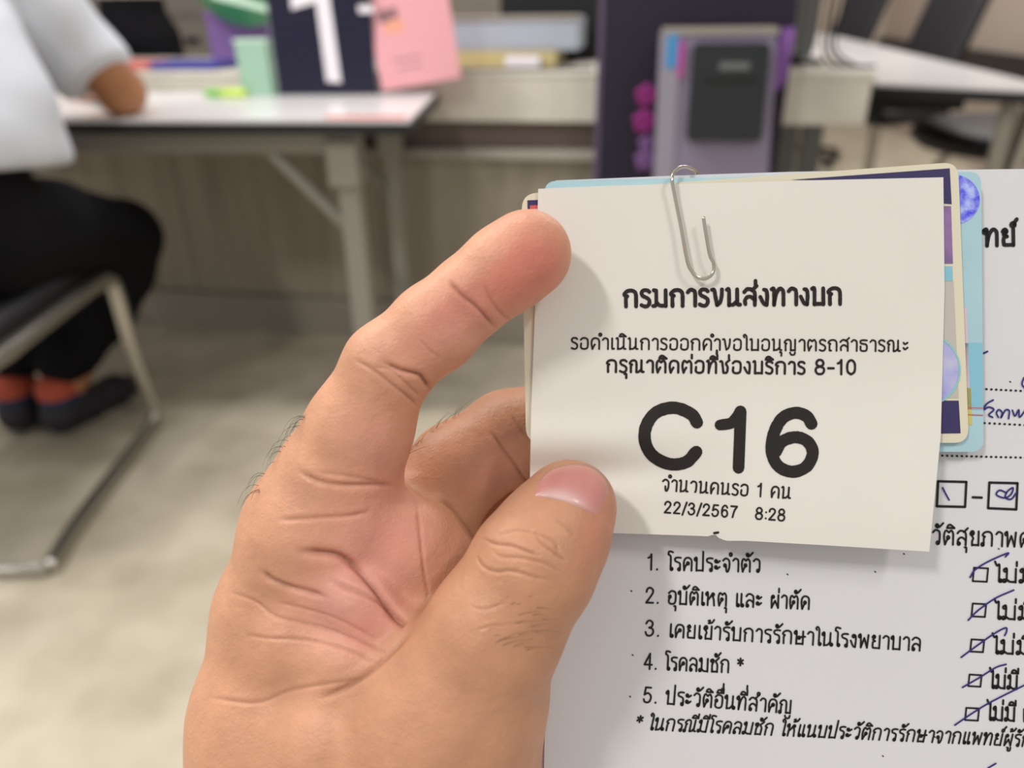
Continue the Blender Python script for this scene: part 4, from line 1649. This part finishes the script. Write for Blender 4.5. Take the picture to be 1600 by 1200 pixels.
pn = empty('person', (-1.12, 1.45, 0))
tag(pn, 'person in white short sleeved shirt and black trousers seated at the folding table', 'person')
o3 = Vector((-1.12, 1.45, 0))


def W(*pts):
    return [tuple(Vector(p[:3]) - o3) + (p[3],) for p in pts]


HR, HL = (-.99, 1.40, .57), (-1.20, 1.42, .57)
NA = Vector((.55, -.05, -.80)).normalized()
bodyp = (chain(W((-1.08, 1.42, .58, .115), (-1.04, 1.47, .75, .11), (-1.06, 1.52, .95, .12), (-1.09, 1.57, 1.08, .10)), .05)
         + chain(W((-.96, 1.62, 1.09, .06), (-1.26, 1.62, 1.10, .06)), .05)
         + chain(W((-1.09, 1.59, 1.14, .055), (-1.09, 1.65, 1.24, .05)), .03)
         + chain(W((-1.09, 1.67, 1.28, .085), (-1.09, 1.69, 1.37, .092)), .03)
         + chain(W((-1.09, 1.76, 1.27, .045), (-1.09, 1.765, 1.33, .05)), .02)
         + chain(W((-1.09, 1.785, 1.31, .014), (-1.09, 1.80, 1.29, .018)), .008)
         + chain(W((-.995, 1.67, 1.30, .018), (-.99, 1.665, 1.34, .02)), .006)
         + chain(W((-1.185, 1.67, 1.30, .018), (-1.19, 1.665, 1.34, .02)), .006)
         + chain(W((-.945, 1.63, 1.07, .058), (-.895, 1.73, .92, .053), (-.855, 1.815, .80, .049), (-.90, 1.90, .795, .044), (-1.02, 2.06, .782, .031), (-1.05, 2.09, .779, .027)), .02)
         + chain(W((-1.05, 2.09, .776, .024), (-1.10, 2.12, .773, .022)), .01)
         + chain(W((-1.29, 1.60, 1.08, .058), (-1.42, 1.72, .93, .05), (-1.40, 1.88, .805, .042), (-1.26, 2.0, .788, .032), (-1.22, 2.03, .78, .026)), .02))
for base, dx, dy in (((-1.10, 2.12, .771), -.055, .03), ((-1.21, 2.04, .772), .03, .06)):
    for k in range(4):
        b = Vector(base) + Vector((-.01 + .008 * k, .012 - .012 * k, 0))
        bodyp += chain(W((b.x, b.y, b.z, .0095), (b.x + dx * .6, b.y + dy * .6, b.z + .004, .009), (b.x + dx * (1.1 - .06 * k), b.y + dy * (1.1 - .06 * k), b.z - .006, .0078)), .004)
    bodyp += chain(W((base[0], base[1] - .02, base[2], .011), (base[0] + dx * .5, base[1] + dy * .5 - .035, base[2], .009)), .006)
for hp_, kn, an in ((HR, (-.95, 1.86, .465), (-1.13, 1.74, .09)), (HL, (-1.28, 1.84, .465), (-1.25, 1.75, .09))):
    bodyp += chain(W(hp_ + (.085,), kn + (.055,), ((kn[0] * .6 + an[0] * .4), (kn[1] * .6 + an[1] * .4), .30, .052), an + (.036,)), .03)
body('body', bodyp, .0085, M_BSKIN, pn)
cp_ = Vector((-.872, 1.76, .832)) - o3
shirt = (chain(W((-.955, 1.62, 1.07, .09), (-.925, 1.68, .97, .09), (-.885, 1.75, .865, .082), (-.83, 1.80, .76, .086)), .02) + cut(cp_, NA)
         + chain(W((-1.29, 1.60, 1.08, .078), (-1.41, 1.73, .95, .076)), .02)
         + chain(W((-1.02, 1.42, .70, .158), (-1.01, 1.44, .76, .165), (-1.02, 1.47, .85, .152), (-1.06, 1.52, .97, .15), (-1.09, 1.56, 1.06, .125)), .03)
         + chain(W((-.90, 1.47, .735, .072), (-.905, 1.48, .82, .068), (-.94, 1.50, .92, .07)), .04)
         + chain(W((-1.00, 1.33, .725, .07), (-1.02, 1.32, .80, .07)), .03)
         + chain(W((-.93, 1.40, .722, .04), (-.90, 1.44, .80, .028)), .012) + chain(W((-.86, 1.50, .722, .036), (-.875, 1.51, .81, .026)), .012)
         + chain(W((-.96, 1.62, 1.09, .078), (-1.26, 1.62, 1.10, .076)), .06)
         + chain(W((-1.09, 1.58, 1.12, .07), (-1.09, 1.605, 1.165, .066)), .02)
         + cut(Vector((-1.0, 1.4, .70)) - o3, (.1, -.15, -1)))
body('shirt', shirt, .010, M_SHIRT, pn)
trs = (chain(W((-1.04, 1.41, .60, .155), (-1.03, 1.42, .67, .145)), .05)
       + chain(W((-.99, 1.42, .58, .115), (-.965, 1.60, .55, .10), (-.945, 1.85, .465, .085), (-.975, 1.85, .38, .078), (-1.03, 1.82, .28, .072), (-1.10, 1.765, .20, .064), (-1.12, 1.75, .18, .062)), .03)
       + chain(W((-1.20, 1.42, .57, .115), (-1.25, 1.62, .54, .10), (-1.28, 1.84, .465, .085), (-1.27, 1.83, .36, .076), (-1.25, 1.77, .20, .06), (-1.25, 1.765, .18, .058)), .03))
body('trousers', trs, .010, M_TROUSER, pn)
hairp = chain(W((-1.09, 1.655, 1.36, .094), (-1.09, 1.68, 1.395, .094)), .03) + chain(W((-1.09, 1.605, 1.29, .06), (-1.09, 1.62, 1.34, .075)), .03)
body('hair', hairp, .009, M_BHAIR, pn)
for heel, toe in (((-1.145, 1.70), (-1.055, 1.93)), ((-1.255, 1.71), (-1.235, 1.955))):
    hx, hy = heel
    tx, ty = toe
    d = Vector((tx - hx, ty - hy, 0)).normalized()
    hv = Vector((hx, hy, 0))
    q = lambda t, z, r: tuple(hv + d * t + Vector((0, 0, z))) + (r,)
    sp = chain(W(q(.01, .045, .044), q(.09, .042, .042), q(.18, .036, .042), q(.235, .028, .028)), .02) + chain(W(q(.02, .07, .042), q(.05, .075, .04)), .03)
    so = body('shoe', sp, .007, M_SHOE, pn)
    body('collar', chain(W(q(.018, .092, .044), q(.045, .094, .042)), .01), .007, M_SHOEB, so)
    body('sock', chain(W(q(.018, .116, .0455), q(.042, .118, .0445)), .01), .007, M_ORANGE, pn)

# ------------------------------------------------------------------ the person standing behind the counter
p2 = empty('person', (-1.43, 3.28, 0))
tag(p2, 'person in cream top and black trousers standing behind the counter', 'person')
bp = (chain([(0, 0, .92, .09), (0, 0, 1.10, .10), (0, 0, 1.32, .12), (0, 0, 1.42, .09)], .03)
      + chain([(-.16, 0, 1.42, .055), (.16, 0, 1.42, .055)], .05)
      + chain([(0, 0, 1.46, .05), (0, -.01, 1.54, .05)], .03) + chain([(0, -.01, 1.60, .08), (0, -.01, 1.68, .09)], .03)
      + chain([(0, -.095, 1.62, .015), (0, -.105, 1.60, .018)], .01))
for s in (-1, 1):
    bp += chain([(s * .17, 0, 1.41, .05), (s * .22, .02, 1.16, .042), (s * .10, -.18, 1.13, .032), (s * .06, -.21, 1.13, .028)], .02)
    for k in range(4):
        bp += chain([(s * .05, -.215, 1.155 - .018 * k, .0095), (s * .0, -.235, 1.152 - .018 * k, .008), (s * -.03 * (1 - .1 * abs(k - 1.4)), -.232, 1.148 - .018 * k, .0075)], .005)
    bp += chain([(s * .06, -.22, 1.15, .012), (s * .03, -.235, 1.185, .009)], .008)
    bp += chain([(s * .06, 0, .86, .08), (s * .09, -.005, .48, .06), (s * .09, .01, .10, .04), (s * .09, -.02, .05, .036), (s * .10, -.14, .035, .03)], .03)
body('body', bp, .010, M_BSKIN, p2)
body('blouse', chain([(0, 0, 1.05, .125), (0, 0, 1.12, .125), (0, 0, 1.32, .15), (0, 0, 1.40, .11)], .05)
     + chain([(-.15, 0, 1.42, .07), (.15, 0, 1.42, .07)], .05)
     + chain([(.17, 0, 1.40, .068), (.205, 0, 1.24, .066)], .02) + chain([(-.17, 0, 1.40, .068), (-.205, 0, 1.24, .066)], .02), .012, M_CREAMTOP, p2)
body('trousers', chain([(0, 0, .97, .118), (0, 0, .86, .12)], .05) + chain([(.06, 0, .85, .10), (.08, 0, .48, .085), (.09, 0, .10, .07)], .03)
     + chain([(-.06, 0, .85, .10), (-.08, 0, .48, .085), (-.09, 0, .10, .07)], .03), .012, M_TROUSER, p2)
body('hair', chain([(0, .02, 1.69, .092), (0, .03, 1.71, .092)], .03) + chain([(0, .06, 1.60, .07), (0, .055, 1.5, .05)], .03), .011, M_BHAIR, p2)
for s in (-1, 1):
    body('shoe', chain([(s * .09, .02, .045, .042), (s * .10, -.16, .035, .034)], .02), .009, M_SHOE, p2)
